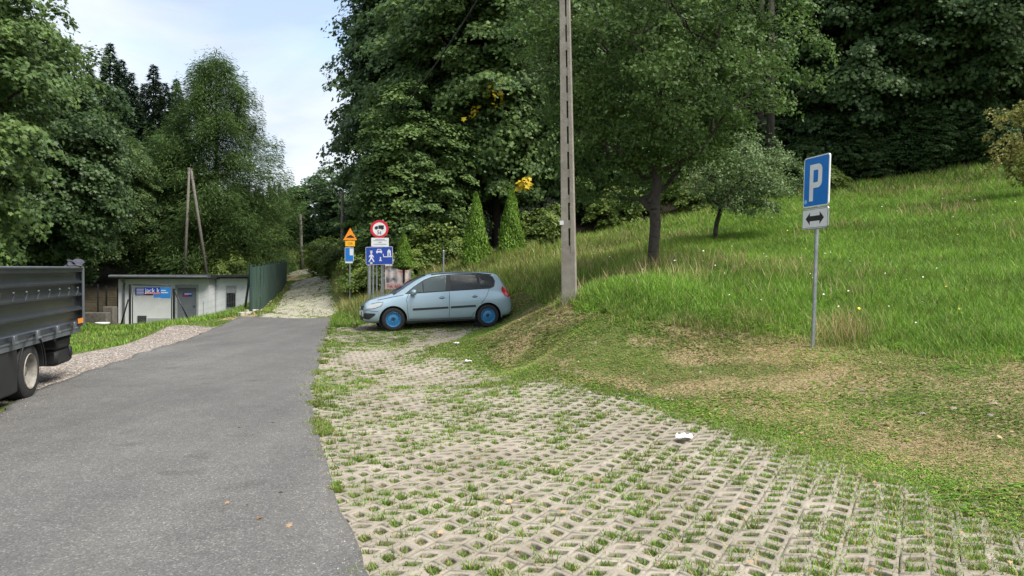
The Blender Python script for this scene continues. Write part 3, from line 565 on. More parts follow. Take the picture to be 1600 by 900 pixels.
for k, (px, D, s) in enumerate(((1265, 34.5, .22), (1318, 34.8, .30), (1362, 34.6, .26), (1408, 35, .33), (1455, 34.2, .27), (1502, 34.4, .32), (1550, 33.4, .27), (1180, 36, .33), (1000, 36, .3))):
    place(darkfar, used, PX(px, D), D, s*1.25, k*2.1, 'dark low shrub in the shade at the foot of the right forest edge', 'bush', 'dark shrubs at the foot of the right forest edge', sz=s)
# thujas
th = thuja('thuja', 2.95, .62, 3)
place(th, used, PX(744, 28), 28, 1.0, 0, 'left of the two tall clipped thuja cones behind the car roof', 'tree', z=h1(PX(744, 28), 28)-.05)
place(th, used, PX(799, 28.3), 28.3, .93, 2, 'right of the two tall clipped thuja cones behind the car roof', 'tree', z=h1(PX(799, 28), 28.3)-.05)
x = PX(631, 26.2); place(th, used, x, 26.2, .62, 1, 'small thuja cone on a bare stem in front of the banner', 'tree', z=CAMH+(450-421)*26.2/F, sz=.45)
th3 = bpy.context.scene.objects  # its stem reaches down to the soil
st_ = [o for o in S.objects if o.get('label', '').startswith('small thuja')][0]
mb = MB(); mb.cyl((0, 0, .3), (0, 0, -(CAMH+29*26.2/F-h1(x, 26.2))/.45-.2), .06, .075, 7); mb.build('stem', M['bark'], st_)

# the forked fruit tree and the small apple tree
def fruit(name, base, fork, ctr, rad, K, per, cr, leaf, lm, seed, r_tip, rmax, bark='bark', inner=.2, cut=None, **kw):
    root = empty(name, base); b0 = np.array(base); cl = shell(K, rad, 0, seed, inner, .35)+np.array(ctr)-b0
    if cut: cl = cl[cut(cl)]
    nd_, pr, r = graph_tree(cl, (0, 0, -.25), np.array(fork)-b0, r_tip, .5, rmax, .3, seed, .06)
    tubes(nd_, pr, r, .007, 5).build('trunk', M[bark], root, smooth=True)
    C, Nn, s = clump_leaves(cl, per, cr, leaf, np.array(ctr)-b0, seed+1, **kw)
    # leaves along the thin outer twigs as well
    tw = [i for i in range(1, len(nd_)) if r[i] < r_tip*2.2]; rs_ = np.random.default_rng(seed+5); ti = rs_.choice(tw, len(tw)*7); f = rs_.random((len(ti), 1))
    Pn = nd_[np.array(pr)[ti]]*(1-f)+nd_[ti]*f+rs_.normal(0, .07, (len(ti), 3))
    C = np.r_[C, Pn]; Nn = np.r_[Nn, rs_.normal(0, .6, (len(ti), 3))+np.array([0, 0, .8])]; s = np.r_[s, leaf*(.7+.6*rs_.random(len(ti)))]
    put('crown', instmesh('crown', *T_RHOMB, *leaves(C, Nn, s)), lm, root); return root
b_ = at(1020, 424, 19); b_ = (b_[0], 19, h1(b_[0], 19))
t1 = fruit('plum_tree', b_, (b_[0]+.05, 19, b_[2]+1.55), (b_[0]-.1, 19.2, 7.9), (3.9, 3.4, 4.2), 900, 74, .38, .098, M['leaf_fruit'], 61, .0085, .15, up=.6, jit=.6, flat=.8, droop=.2, cut=lambda c: c[:, 2] > 1.75+.75*np.clip(c[:, 0]-.6, 0, 9)+.15*np.sin(c[:, 0]*3))
tag(t1, 'large fruit tree with a forked trunk, spreading over the meadow slope', 'tree')
b_ = at(1113, 383, 24); b_ = (b_[0], 24, h1(b_[0], 24))
t2 = fruit('apple_tree', b_, (b_[0]+.15, 24, b_[2]+.75), (b_[0]+1.0, 24, 5.15), (2.0, 1.5, 1.25), 200, 60, .26, .085, M['leaf_apple'], 71, .009, .10, up=.5, jit=.7, flat=.9, droop=.1)
tag(t2, 'small apple tree with pale silvery leaves on a crooked stem', 'tree')
x = PX(1622, 25); g = h1(x, 25)
t3 = fruit('cherry_tree', (x, 25, g), (x-.1, 25, g+.6), (x-.45, 25, g+2.1), (1.1, 1.0, 1.6), 85, 42, .25, .10, M['leaf_yellow'], 81, .009, .07, up=.5, jit=.7, flat=.9)
tag(t3, 'yellow-leaved young tree at the right edge of the meadow', 'tree')
# golden leaf clumps caught in the maple behind the thujas are its own turned branches
mp_ = [o for o in S.objects if o.get('label', '').startswith('maple with yellowing')][0]
inv = mp_.matrix_basis.inverted()
for k, (px, py, D, n_, rr) in enumerate(((820, 289, 31.6, 46, .15), (772, 143, 32.3, 34, .36), (740, 176, 32.4, 12, .25))):
    c0 = np.array(at(px, py, D)); rs_ = np.random.default_rng(k); C = c0+rs_.normal(0, rr, (n_, 3)); me = instmesh('yellow_branch', *T_MAPLE, *leaves(C, rs_.normal(0, .5, (n_, 3))+np.array([0, -.5, .6]), .17*(.7+.6*rs_.random(n_))))
    me.transform(inv); put('yellow_branch', me, M['leaf_gold'], mp_)
# ---------------------------------------------------------------- grass
G_ = {k: np.array(v) for k, v in dict(bright=(.20, .345, .045), green=(.10, .20, .03), dark=(.04, .09, .018), olive=(.19, .205, .055), straw=(.42, .34, .16), tan=(.36, .285, .155), yellow=(.25, .26, .06)).items()}
T_BL = (np.array([(-.5, 0, 0), (.5, 0, 0), (.42, .12, .52), (-.42, .12, .52), (0, .45, 1)], float), [(0, 1, 2, 3), (3, 2, 4)])
T_FLAT = (np.array([(-.5, 0, 0), (.5, 0, 0), (.40, .6, .30), (-.40, .6, .30), (0, 1.15, .18)], float), [(0, 1, 2, 3), (3, 2, 4)])
T_WEED = (np.array([(0, 0, 0), (.30, .25, .25), (.34, .6, .30), (0, 1, .2), (-.34, .6, .30), (-.30, .25, .25)], float), [(0, 1, 2, 3), (0, 3, 4, 5)])
def _sft(x, y): return np.clip((x-XT(y))/.9, 0, 1)**(x > XR(y))*~(in_road(x, y, .25) | in_path(x, y, .2))
def ground_z(x, y): return H(x, y)+((fbm(x, y, .9)-.5)*.07+(vnoise(x, y, 3.1)-.5)*.08)*_sft(x, y)
def ground_z_old(x, y): return H(x, y)+(fbm(x, y, .9)-.5)*.07*~(in_lot(x, y, .1) | in_road(x, y, .25) | in_path(x, y, .2))+(vnoise(x, y, 3.1)-.5)*.08*~(in_lot(x, y, .1) | in_road(x, y, .25) | in_path(x, y, .2))
def scatter(n_, x0, x1, y0, y1, test, near=True):
    """random points, denser near the road and lot where one stands close to them"""
    X_, Y_ = [], []; c = 0
    while c < n_:
        y = y0*(y1/y0)**rng.random(200000) if near else y0+(y1-y0)*rng.random(200000)
        x = x0+(x1-x0)*rng.random(200000); k = test(x, y) & (np.abs(x) < y*.78+2.0) if near else test(x, y); X_.append(x[k]); Y_.append(y[k]); c += k.sum()
        if k.sum() == 0: break
    return np.concatenate(X_)[:n_], np.concatenate(Y_)[:n_]
def blades(name, x, y, h, w_, col, T=T_BL, tilt=.35, m='blade', dz=0, label=None):
    n_ = len(x); a = rng.random(n_)*2*PI; u = np.stack([np.cos(a), np.sin(a), 0*a], -1); v = np.stack([-np.sin(a), np.cos(a), 0*a], -1); h = h[:, None]
    up = np.stack([rng.normal(0, tilt, n_), rng.normal(0, tilt, n_), np.ones(n_)], -1); up = nrm(up)
    C = np.stack([x, y, ground_z(x, y)+dz-.01], -1); me = instmesh(name, *T, C, u*w_[:, None], v*h, up*h, cols=np.clip(col, 0, 1))
    return tag(put(name, me, M[m]), label, kind='stuff', cat='grass')
def pick(n_, w_, cols):
    return cols[(rng.random(n_)[:, None] > np.cumsum(w_, -1)).sum(-1).clip(0, len(cols)-1)]*(.8+.4*rng.random((n_, 1)))
C5 = np.array([G_['bright'], G_['green'], G_['olive'], G_['straw'], G_['tan']])
# tall meadow
x, y = scatter(330000, -4, 26, 9, 34, lambda x, y: inpoly(x, y, MEADOW)); n_ = len(x); g1 = fbm(x, y, 2.4); g2 = fbm(x+50, y, .8)
edge = np.clip((x*.6+(y-9)*.2)/4, 0, 1); strawy = np.clip((y-15)/10, 0, 1)*np.clip((7.5-x)/5, 0, 1)*(.4+g2)
W = np.stack([.62*g1+.2, .25+.3*(1-g1), .10+.55*strawy, .01+.22*strawy, .01+0*x], -1); W /= W.sum(-1, keepdims=True)
h = (.10+.16*g1+.10*g2)*(.6+.7*rng.random(n_))*(1+.6*strawy); _me = np.array(meadow_edge); h *= np.clip(.35+.65*np.sqrt(((np.stack([x, y], -1)[:, None]-np.concatenate([_me[:-1]+(_me[1:]-_me[:-1])*t_ for t_ in (0, .33, .66)])[None])**2).sum(-1).min(1))/.9, .35, 1); wd = (.0035+.00062*y)*(.7+.7*rng.random(n_))
blades('meadow_grass', x, y, h, wd, pick(n_, W, C5), tilt=.38, label='tall bright green meadow grass on the slope')
# ragged transition between the meadow and the mown bank
me_ = np.array(meadow_edge[:8]); sg = rng.integers(0, len(me_)-1, 16000); tt_ = rng.random(16000)[:, None]; pe = me_[sg]+(me_[sg+1]-me_[sg])*tt_+rng.normal(0, .22, (16000, 2)); x, y = pe[:, 0], pe[:, 1]; k = (x > XT(y)+.3) & (fbm(x, y, .5) > .42); x, y = x[k], y[k]; n_ = len(x)
blades('meadow_fringe', x, y, (.05+.09*rng.random(n_)), (.004+.0006*y), pick(n_, np.tile([.35, .3, .2, .1, .05], (n_, 1)), C5), tilt=.5, label='ragged fringe of grass where the meadow meets the mown bank')
# seed heads / straw stalks standing above the meadow
x, y = scatter(4500, -5, 24, 10, 33, lambda x, y: inpoly(x, y, MEADOW) & (fbm(x, y, 1.9)+np.clip((y-15)/12, 0, 1)*np.clip((8-x)/6, 0, 1)*.45 > .66)); n_ = len(x)
blades('meadow_stalks', x, y, .30+.30*rng.random(n_), .004+.0006*y, pick(n_, np.tile([0, .1, .25, .4, .25], (n_, 1)), C5), tilt=.16, label='straw coloured stalks standing in the meadow')
# the straw tuft right of the parking sign
def tuft(px, py, n_, sp, hh, ws, name, lb):
    X0, Y0 = hit(px, py); x = X0+rng.normal(0, sp, n_); y = Y0+rng.normal(0, sp, n_)
    blades(name, x, y, hh*(.5+.6*rng.random(n_)), np.full(n_, .007), pick(n_, np.tile(ws, (n_, 1)), C5), tilt=.28, label=lb)
tuft(1325, 535, 420, .26, .62, [.05, .1, .2, .4, .25], 'straw_tuft', 'dry straw tuft in the meadow just right of the parking sign post')
tuft(1180, 500, 500, .24, .26, [.1, .2, .25, .3, .15], 'straw_tuft', 'bent straw tuft on the bank left of the parking sign post')
tuft(1075, 512, 260, .16, .2, [.1, .3, .3, .2, .1], 'straw_tuft', 'small grass tuft on the bank below the fruit tree')
tuft(1017, 424, 500, .28, .55, [.05, .15, .3, .3, .2], 'straw_tuft', 'dry grass round the foot of the forked fruit tree')
tuft(890, 474, 200, .15, .3, [.1, .3, .3, .2, .1], 'straw_tuft', 'grass round the foot of the concrete pole')
# leafy weeds in the meadow edge
x, y = scatter(32000, -2, 19, 8.5, 26, lambda x, y: inpoly(x, y, MEADOW) & (fbm(x+9, y, 1.3)-np.clip((y-11)/30, 0, .2) > .42)); n_ = len(x)
blades('meadow_weeds', x, y, (.05+.06*rng.random(n_))*(1+y*.02), (.022+.03*rng.random(n_)), pick(n_, np.tile([.6, .3, .1, 0, 0], (n_, 1)), C5), T=T_WEED, tilt=.6, dz=.05*rng.random(n_), label='leafy weeds along the lower meadow edge')
# mown verge between lot and meadow
def verge(x, y): return (x > XR(y)+.05+.12*(y < 23)) & ~inpoly(x, y, MEADOW) & (y < 27) & (x < 14) & ((x > XT(y)-.9*fbm(x, y, 1.1)) | (y > 23.2)) & (x > -6.3+.05*(y-20))
x, y = scatter(250000, -7, 11, 3.3, 27, verge); n_ = len(x); g1 = fbm(x, y, 1.5); g2 = fbm(x+31, y+5, .5)
tanw = np.clip((fbm(x+3, y+80, 2.0)-.42)*3.0+.40, .08, 1)*np.where(y > 23.5, .4, 1)*np.clip((x-XT(y))*.9+.35, .3, 1)
W = np.stack([.30*(1-tanw)+.06, .42*(1-tanw)+.04, .18+.1*tanw, .35*tanw, .55*tanw], -1); W /= W.sum(-1, keepdims=True)
k = rng.random(n_) > tanw*.35
x, y, W, g1, g2 = x[k], y[k], W[k], g1[k], g2[k]; n_ = len(x)
blades('mown_grass', x, y, (.022+.035*g1)*(.6+.8*rng.random(n_))*(1+.05*y), (.0032+.0009*y)*(.7+.6*rng.random(n_)), pick(n_, W, C5), T=T_FLAT, tilt=.45, label='short mown grass and dry clippings on the bank')
x, y = scatter(3800, -7, 11, 3.3, 26, lambda x, y: verge(x, y) & (fbm(x+44, y+2, .9) > .62)); n_ = len(x)
blades('verge_weeds', x, y, (.03+.035*rng.random(n_)), (.02+.02*rng.random(n_)), pick(n_, np.tile([.3, .35, .3, .03, .02], (n_, 1)), C5), T=T_WEED, tilt=.6, dz=.015, label='dark green leafy patches in the mown bank')
# tufts in the openings of the grid paving
def cell_tufts(name, cx, cy, dens, per, hh, Wf, sp=.040, label=None, wk=1.0):
    k = rng.random(len(cx)) < dens; cx, cy, dd = cx[k], cy[k], dens[k]; cnt = np.maximum(4, (per*(.35+1.1*rng.random(len(cx)))*(.35+dd))).astype(int); i = np.repeat(np.arange(len(cx)), cnt); n_ = len(i)
    tz = (.45+.9*rng.random(len(cx)))[i]*(.5+.7*dd[i]); ox, oy = rng.normal(0, .012, len(cx)), rng.normal(0, .012, len(cx))
    x = cx[i]+ox[i]+rng.normal(0, sp, n_)*(.55+.5*dd[i]); y = cy[i]+oy[i]+rng.normal(0, sp*.8, n_)*(.55+.5*dd[i])
    blades(name, x, y, hh*tz*(.5+.8*rng.random(n_)), (.0042+.0008*y)*wk*(.7+.6*rng.random(n_)), pick(n_, Wf(x, y, dd[i]), C5), tilt=.5, dz=-.02, label=label)
g = fbm(lx, ly, 1.5); g9 = fbm(lx+12, ly+40, .7); right = np.clip((lx-.3*(ly-5)*0-1.0)/2.2, 0, 1); lane = .55*np.exp(-((ly-10.9-.12*lx)/.5)**2)+.45*np.exp(-((ly-14.2)/1.6)**2)*np.clip((lx+3.3)/1.5, 0, 1)+np.clip((ly-22.2)/1, 0, 1); near_edge = np.clip(1-(XT(ly)-lx)/1.0, 0, 1); left_edge = np.clip(1-(lx-XR(ly))/.6, 0, 1)*np.clip((ly-5.5)/4, 0, 1)
dl = np.clip(.30+.65*(g-.45)*2+.48*right+.6*lane+.65*near_edge+.25*left_edge+.45*(g9-.5), .14, 1.0)
def Wl(x, y, d): t_ = np.clip(d-.25, 0, 1)[:, None]; W = np.array([.05, .15, .45, .20, .15])*(1-t_)+np.array([.38, .46, .13, .02, .01])*t_; return W/W.sum(-1, keepdims=True)
cell_tufts('paving_tufts', lx, ly, np.clip(dl*1.5+.25, 0, 1), 75, .046, Wl, label='grass tufts growing in the openings of the grid pavers')
cell_tufts('opening_moss', lx, ly, np.full(len(lx), .92), 26, .020, lambda x, y, d: np.tile([.02, .10, .45, .23, .20], (len(x), 1)), sp=.034, label='low dry moss and grass stubble in the paver openings', wk=1.3)
ov = dl > .86; mx_ = np.repeat(lx[ov], 70)+rng.normal(0, .075, ov.sum()*70); my_ = np.repeat(ly[ov], 70)+rng.normal(0, .075, ov.sum()*70); n_ = len(mx_)
kk = in_lot(mx_, my_, .2) & (mx_ > XR(my_)+.03); mx_, my_ = mx_[kk], my_[kk]; n_ = len(mx_)
blades('overgrown_grass', mx_, my_, .045*(.5+.8*rng.random(n_)), (.003+.0008*my_), pick(n_, np.tile([.25, .36, .24, .08, .07], (n_, 1)), C5), tilt=.55, dz=.0, label='grass spreading over the pavers in patches')
g = fbm(px_, py_, 1.3); ed = np.abs(px_-PC(py_))/PW; cell_tufts('path_tufts', px_, py_, np.clip(.55+.5*(g-.5)+.5*(ed > .82), .1, 1), 18, .06, Wl, label='grass tufts in the openings of the path pavers', wk=1.1)
# grass and grit creeping over both edges of the asphalt
yy_ = 3+22*rng.random(60000)**1.15; xx_ = XR(yy_)+rng.normal(.03, .05, 60000); k = (fbm(xx_, yy_, .7)+.06*(yy_ > 7) > .72); xx_, yy_ = xx_[k], yy_[k]
blades('road_edge_grass', xx_, yy_, .045*(.4+.9*rng.random(len(xx_))), (.0035+.0008*yy_), pick(len(xx_), np.tile([.18, .32, .32, .1, .08], (len(xx_), 1)), C5), tilt=.55, dz=.012, label='grass creeping over the edge of the asphalt')
# verge left of the road and in front of the hut
def leftgrass(x, y): return (x < XL(y)-.1) & ~inpoly(x, y, GRAVEL) & (y > 12) & ~in_path(x, y, -.02) & (x < PC(y)-PW*.9+(y < 25.3)*40) & (x > -26) & ~((y > 42.6) & (x < -15))
def fullband(n_, x0, x1, y0, y1, test, name, hh, ws, lb, wid=.0009, tilt=.4, T=T_BL):
    x, y = scatter(n_, x0, x1, y0, y1, test, False); n_ = len(x)
    return blades(name, x, y, hh*(.5+.8*rng.random(n_))*(.6+.8*fbm(x, y, 1.7)), wid*y*(.7+.6*rng.random(n_)), pick(n_, np.tile(ws, (n_, 1)), C5), T=T, tilt=tilt, label=lb)
fullband(70000, -27, -9, 14, 43, leftgrass, 'verge_grass', .10, [.45, .38, .12, .03, .02], 'short green grass beside the gravel and in front of the hut')
fullband(26000, -20, -9.2, 25.6, 44, lambda x, y: (x < PC(y)-PW-.5) & (x > -18.5+(43-y)*.1) & (h1 is not None), 'ramp_grass', .26, [.5, .33, .12, .03, .02], 'longer grass on the ramp between hut and fence')
fullband(60000, -30, 0, 23.6, 74, lambda x, y: (x > PC(y)+PW-.05+.15*vnoise(x, y, .7)) & (x < np.minimum(PC(y)+6.5, -1.0)) & ~inpoly(x, y, MEADOW) & ~((y < 25.5) & (x < -4.9)), 'roadside_grass', .55, [.16, .20, .26, .24, .14], 'tall yellowing grass between the path and the trees', wid=.0007, tilt=.25)
fullband(16000, -14, 2, 23.4, 31, lambda x, y: (x > -5.2) & (x < 1.0), 'roadside_weeds', .36, [.15, .25, .3, .2, .1], 'tall weeds behind the parked car', wid=.0009, tilt=.3)
fullband(9000, -32, -8, 26, 74, lambda x, y: (x < PC(y)-PW+.1) & (x > PC(y)-PW-.7), 'path_edge_grass', .10, [.3, .3, .25, .1, .05], 'grass strip along the left edge of the path')
fullband(90000, -75, -12, 58, 125, lambda x, y: (x < PC(np.minimum(y, 72))+2) | (y > 70), 'hill_grass', .8, [.25, .2, .3, .15, .1], 'rough grass on the far slope', wid=.0011)
fullband(24000, 2, 24, 26, 34, lambda x, y: ~inpoly(x, y, [(16, -6)]+meadow_edge+[(f[0], f[1]-.9) for f in forest_edge]+[(26, -6)]), 'forest_edge_grass', .3, [.35, .35, .2, .06, .04], 'longer grass along the forest edge', wid=.0008)
fullband(9000, -7, -4.6, 21.8, 25.8, lambda x, y: (x > XR(y)+.05), 'corner_grass', .14, [.4, .4, .12, .05, .03], 'green grass corner between path and car', wid=.0009)
# flowers
x, y = scatter(170, 1, 18, 10, 27, lambda x, y: inpoly(x, y, MEADOW)); n_ = len(x)
def flowers(name, x, y, s, c, m_, lb):
    n_ = len(x); C = np.stack([x, y, ground_z(x, y)+.20+.14*rng.random(n_)], -1); T = (np.array([(math.cos(a), math.sin(a), .12*(i % 2)) for i, a in enumerate(np.arange(8)*PI/4)]), [tuple(range(8))])
    Nn = rng.normal(0, .3, (n_, 3))+np.array([0, -.5, 1]); tag(put(name, instmesh(name, *T, *leaves(C, Nn, np.full(n_, s)*(.6+.8*rng.random(n_)))), m_), lb, 'flowers', kind='stuff')
M['petal'] = mat('white_petals', (.75, .76, .70), .7); M['petal_y'] = mat('yellow_petals', (.75, .5, .02), .7)
k = fbm(x, y, 2) > .5; flowers('wildflowers', x[k], y[k], .017, None, M['petal'], 'small white wildflowers scattered in the meadow'); flowers('wildflowers', x[~k][:26], y[~k][:26], .018, None, M['petal_y'], 'a few yellow wildflowers in the lower meadow')
# fallen leaves on lot, bank and road
x, y = scatter(230, -4, 8, 3.5, 14, lambda x, y: (x > XR(y)-1.4) & (y < 12)); n_ = len(x); k = (x > XR(y)) | (rng.random(n_) < .25); x, y = x[k], y[k]; n_ = len(x)
C = np.stack([x, y, H(x, y)+.03], -1); M['brownleaf'] = leafmat('fallen_leaf', (.18, .10, .05), (.36, .22, .12), (.48, .34, .2), .15, clump=3)
tag(put('leaf_litter', instmesh('leaf_litter', *T_MAPLE, *leaves(C, rng.normal(0, .35, (n_, 3))+np.array([0, 0, 1]), (.016+.030*rng.random(n_)**2))), M['brownleaf']), 'brown fallen leaves lying on the pavers and bank', 'leaves', kind='stuff')
# small stones: gravel strip beside the road, grit in the paver openings
T_ST = (np.array([(-1, -.6, -.4), (.8, -.9, -.3), (1, .7, -.4), (-.7, .9, -.3), (-.5, -.3, .5), (.5, -.5, .6), (.5, .4, .5), (-.4, .5, .6)], float), [(4, 5, 6, 7), (0, 1, 5, 4), (1, 2, 6, 5), (2, 3, 7, 6), (3, 0, 4, 7)])
def stones(name, x, y, s, lb, cols):
    n_ = len(x); a = rng.random(n_)*2*PI; s = s[:, None]; u = np.stack([np.cos(a), np.sin(a), rng.normal(0, .2, n_)], -1)*s; v = np.stack([-np.sin(a), np.cos(a), rng.normal(0, .2, n_)], -1)*s*(.6+.4*rng.random((n_, 1))); wz = np.tile([0, 0, 1.], (n_, 1))*s*.6
    c = cols[rng.integers(0, len(cols), n_)]*(.75+.5*rng.random((n_, 1))); me = instmesh(name, *T_ST, np.stack([x, y, H(x, y)+.0], -1)+wz*.2, u, v, wz, cols=c); return tag(put(name, me, M['stone']), lb, 'gravel', kind='stuff')
m = bpy.data.materials.new('stone'); m.use_nodes = True; a = m.node_tree.nodes.new('ShaderNodeAttribute'); a.attribute_name = 'Col'; m.node_tree.links.new(a.outputs['Color'], m.node_tree.nodes['Principled BSDF'].inputs['Base Color']); m.node_tree.nodes['Principled BSDF'].inputs['Roughness'].default_value = .9; M['stone'] = m
SC = np.array([(.17, .15, .13), (.23, .205, .18), (.30, .275, .25), (.13, .115, .10), (.21, .16, .135)])
x, y = scatter(34000, -14, -5, 5, 26, lambda x, y: inpoly(x, y, GRAVEL)); stones('gravel', x, y, (.007+.010*rng.random(len(x)))*(1+.05*y), 'loose pinkish gravel along the left side of the road', SC)
i = rng.integers(0, len(lx), 9000); x = lx[i]+rng.normal(0, .028, 9000); y = ly[i]+rng.normal(0, .028, 9000); o = stones('grit', x, y, .003+.005*rng.random(9000), 'grit in the paver openings', SC*1.2); o.location.z = -.022
yy_ = 2.5+22*rng.random(5000); sd_ = rng.random(5000) < .6; xx_ = np.where(sd_, XR(yy_)-np.abs(rng.normal(0, .16, 5000)), XL(yy_)+np.abs(rng.normal(0, .25, 5000))); o = stones('edge_grit', xx_, yy_, .002+.004*rng.random(5000), 'loose grit along the edges of the asphalt', SC*1.1); o.location.z = .022
x, y = scatter(60, 1, 9, 7, 12, verge); stones('bank_stones', x, y, .02+.03*rng.random(60), 'half buried stones in the bank', SC)
# pale kerb stones left of the path
hits_ = []
for i, yy in enumerate(np.arange(26.2, 44, .9)):
    xx = float(PC(yy))-PW-.42+random.uniform(-.05, .05); mb = MB(); mb.box((0, 0, 0), (.16, .62, .14), Matrix.Rotation(random.uniform(-.1, .1)-.28, 3, 'Z'), bev=.015)
    o = mb.build('kerb_stone', M['white_stone'] if 'white_stone' in M else M.setdefault('white_stone', mat('pale_kerb', (.5, .47, .4), .9, var=.4, vscale=6))); o.location = (xx, yy, h1(xx, yy)+.02); tag(o, 'pale kerb stone in the broken row between the green fence and the path', 'kerb stone', 'kerb stones left of the path')
# litter
def paper(px, py, s, seed, lb):
    X0, Y0 = hit(px, py); rs_ = np.random.default_rng(seed); mb = MB(); n_ = 8
    vs = [((i/(n_-1)-.5)*s+rs_.normal(0, s*.05), (j/(n_-1)-.5)*s*.6+rs_.normal(0, s*.04), abs(rs_.normal(0, s*.11))+.02) for j in range(n_) for i in range(n_)]
    mb.poly(vs, [(j*n_+i, j*n_+i+1, (j+1)*n_+i+1, (j+1)*n_+i) for j in range(n_-1) for i in range(n_-1) if rs_.random() > .05])
    o = mb.build('crumpled_paper', M['white'], smooth=True); o.location = (X0, Y0, h1(X0, Y0)+.015); tag(o, lb, 'litter')
paper(1070, 690, .17, 1, 'largest crumpled white paper, lying on the grid pavers')
paper(731, 568, .13, 2, 'crumpled white paper lying in the grass below the car')
paper(713, 539, .12, 3, 'flat white paper scrap nearest to the parked car')
# ---------------------------------------------------------------- signs
def panel(name, w_, h_, r, face, rim, parent, z, y=0, t=.022, border=.018, x=0, roll=0):
    """sheet-metal plate with a folded rim and a coloured face"""
    pt = empty_part = MB(); pt.plate([(px+x, pz+z) for px, pz in rrect(w_, h_, r)], y, y+t)
    o = pt.build(name, rim, parent); f = MB(); f.plate([(px+x, pz+z) for px, pz in rrect(w_-2*border, h_-2*border, max(r-border, .005))], y-.002, y+.001)
    f.build('face', face, o); return o
def mark(name, outs, m, parent, y, z=0, x=0, t=.0015):
    mb = MB()
    for o_ in outs: mb.plate([(a+x, b_+z) for a, b_ in o_], y-t, y+.0005)
    return mb.build(name, m, parent)
# parking sign
D = 11.3; bx, by, bz = at(1266, 548, D); s1 = empty('parking_sign', (bx, D, h1(bx, D)), rz=R(-75)+0, rx=0)
s1.rotation_euler = (0, 0, 0); s1.matrix_world = Matrix.Translation((bx, D, h1(bx, D))) @ Matrix.Rotation(R(2.0), 4, 'Y') @ Matrix.Rotation(R(-75.5), 4, 'Z')
tag(s1, 'blue parking sign with a white P and double arrow plate on a leaning grey post', 'road sign')
mb = MB(); mb.cyl((0, .045, -.4), (0, .045, 2.96), .030, .030, 14); mb.build('post', M['zinc'], s1, auto=40)
bl = panel('parking_plate', .60, .78, .045, M['paint_blue'], M['white'], s1, 2.58)
P_out = [(-.145, -.30), (-.055, -.30), (-.055, -.10), (.05, -.10)]+circ(.05, -.005, .095, 8, -90, 0)[1:]+[(.145, .165)]+circ(.05, .17, .095, 8, 0, 90)+[(-.145, .265)]
mark('letter', [P_out], M['white'], bl, -.0025, 2.58, -.005)
mark('letter_counter', [[(-.055, -.015), (.03, -.015)]+circ(.03, .01, .025, 4, -90, 0)[1:]+circ(.03, .15, .025, 4, 0, 90)+[(-.055, .175)]], M['paint_blue'], bl, -.0045, 2.58, -.005, t=.001)
M['sticker'] = mat('faded_sticker', (.25, .42, .68), .5); mark('sticker', [circ(-.235, -.30, .035, 16)], M['sticker'], bl, -.0025, 2.58)
ar = panel('arrow_plate', .60, .33, .045, M['white'], M['zinc'], s1, 2.01, border=.012)
arrow = [(-.215, 0), (-.115, -.095), (-.115, -.04), (.115, -.04), (.115, -.095), (.215, 0), (.115, .095), (.115, .04), (-.115, .04), (-.115, .095)]
mark('arrow', [arrow], M['black'], ar, -.0025, 2.01)
for q_ in (.14, -.14): mark('border_line', [[(-.275, q_+.003), (.275, q_+.003), (.275, q_-.003), (-.275, q_-.003)]], M['black'], ar, -.0025, 2.01, t=.0008)
mb = MB()
for z in (2.42, 2.75, 2.01):
    mb = MB(); mb.cyl((0, .045, z-.02), (0, .045, z+.02), .040, .040, 12); mb.box((0, .022, z), (.12, .012, .04)); mb.build('clamp', M['zinc'], s1)
# weight limit and living-street signs
D = 25; bx = PX(598, D); g = h1(bx, D); s2 = empty('traffic_sign_post', (bx, D, g), rz=R(4)); tag(s2, 'round red weight-limit sign above a white plate on a grey post', 'road sign')
Zc = CAMH+(450-358)*D/F-g; mb = MB(); mb.cyl((0, .05, -.3), (0, .05, Zc+.33), .032, n=10); mb.build('post', M['zinc'], s2, auto=40)
dc = MB(); dc.plate(circ(-.11, Zc, .305), 0, .02); dc = dc.build('round_plate', M['red'], s2); mark('white_disc', [circ(-.11, Zc, .225)], M['white'], dc, -.0015)
mark('truck_symbol', [[(-.035-.11, .005), (.15-.11, .005), (.15-.11, .13), (-.035-.11, .13)], [(-.16-.11, .005), (-.05-.11, .005), (-.05-.11, .10), (-.12-.11, .10), (-.16-.11, .06)], circ(-.11-.11, .0, .026, 14), circ(.09-.11, .0, .026, 14)], M['black'], dc, -.0035, Zc)
text('5t', .19, 'weight_text', M['black'], dc, -.115, Zc-.115, -.005)
wp = panel('text_plate', .60, .31, .02, M['white'], M['zinc'], s2, CAMH+(450-378.5)*D/F-g, x=-.09, border=.008)
zz = CAMH+(450-378.5)*D/F-g
mark('lines_of_text', [[(-.09-a, zz+b_), (-.09+a, zz+b_), (-.09+a, zz+b_+.016), (-.09-a, zz+b_+.016)] for a, b_ in ((.16, .09), (.22, .045), (.06, -.012), (.22, -.075))], mat('grey_print', (.16, .16, .19), .6), wp, -.0025)
s3 = empty('living_street_sign', (PX(595, D-.3), D-.3, h1(PX(595, D-.3), D-.3)), rz=R(3)); tag(s3, 'blue residential-zone sign with white pedestrian, car and house', 'road sign')
g3 = s3.location.z; D3 = D-.3; zb = CAMH+(450-399.5)*D3/F-g3; mb = MB(); mb.cyl((-.14, .05, -.3), (-.14, .05, zb+.25), .026, n=10); mb.cyl((.02, .05, -.3), (.02, .05, zb+.2), .026, n=10); mb.build('post', M['zinc'], s3, auto=40)
bp_ = panel('blue_plate', .90, .60, .03, M['deep_blue'], M['white'], s3, zb, border=.012); bp_.rotation_euler = (0, R(-1.5), 0)
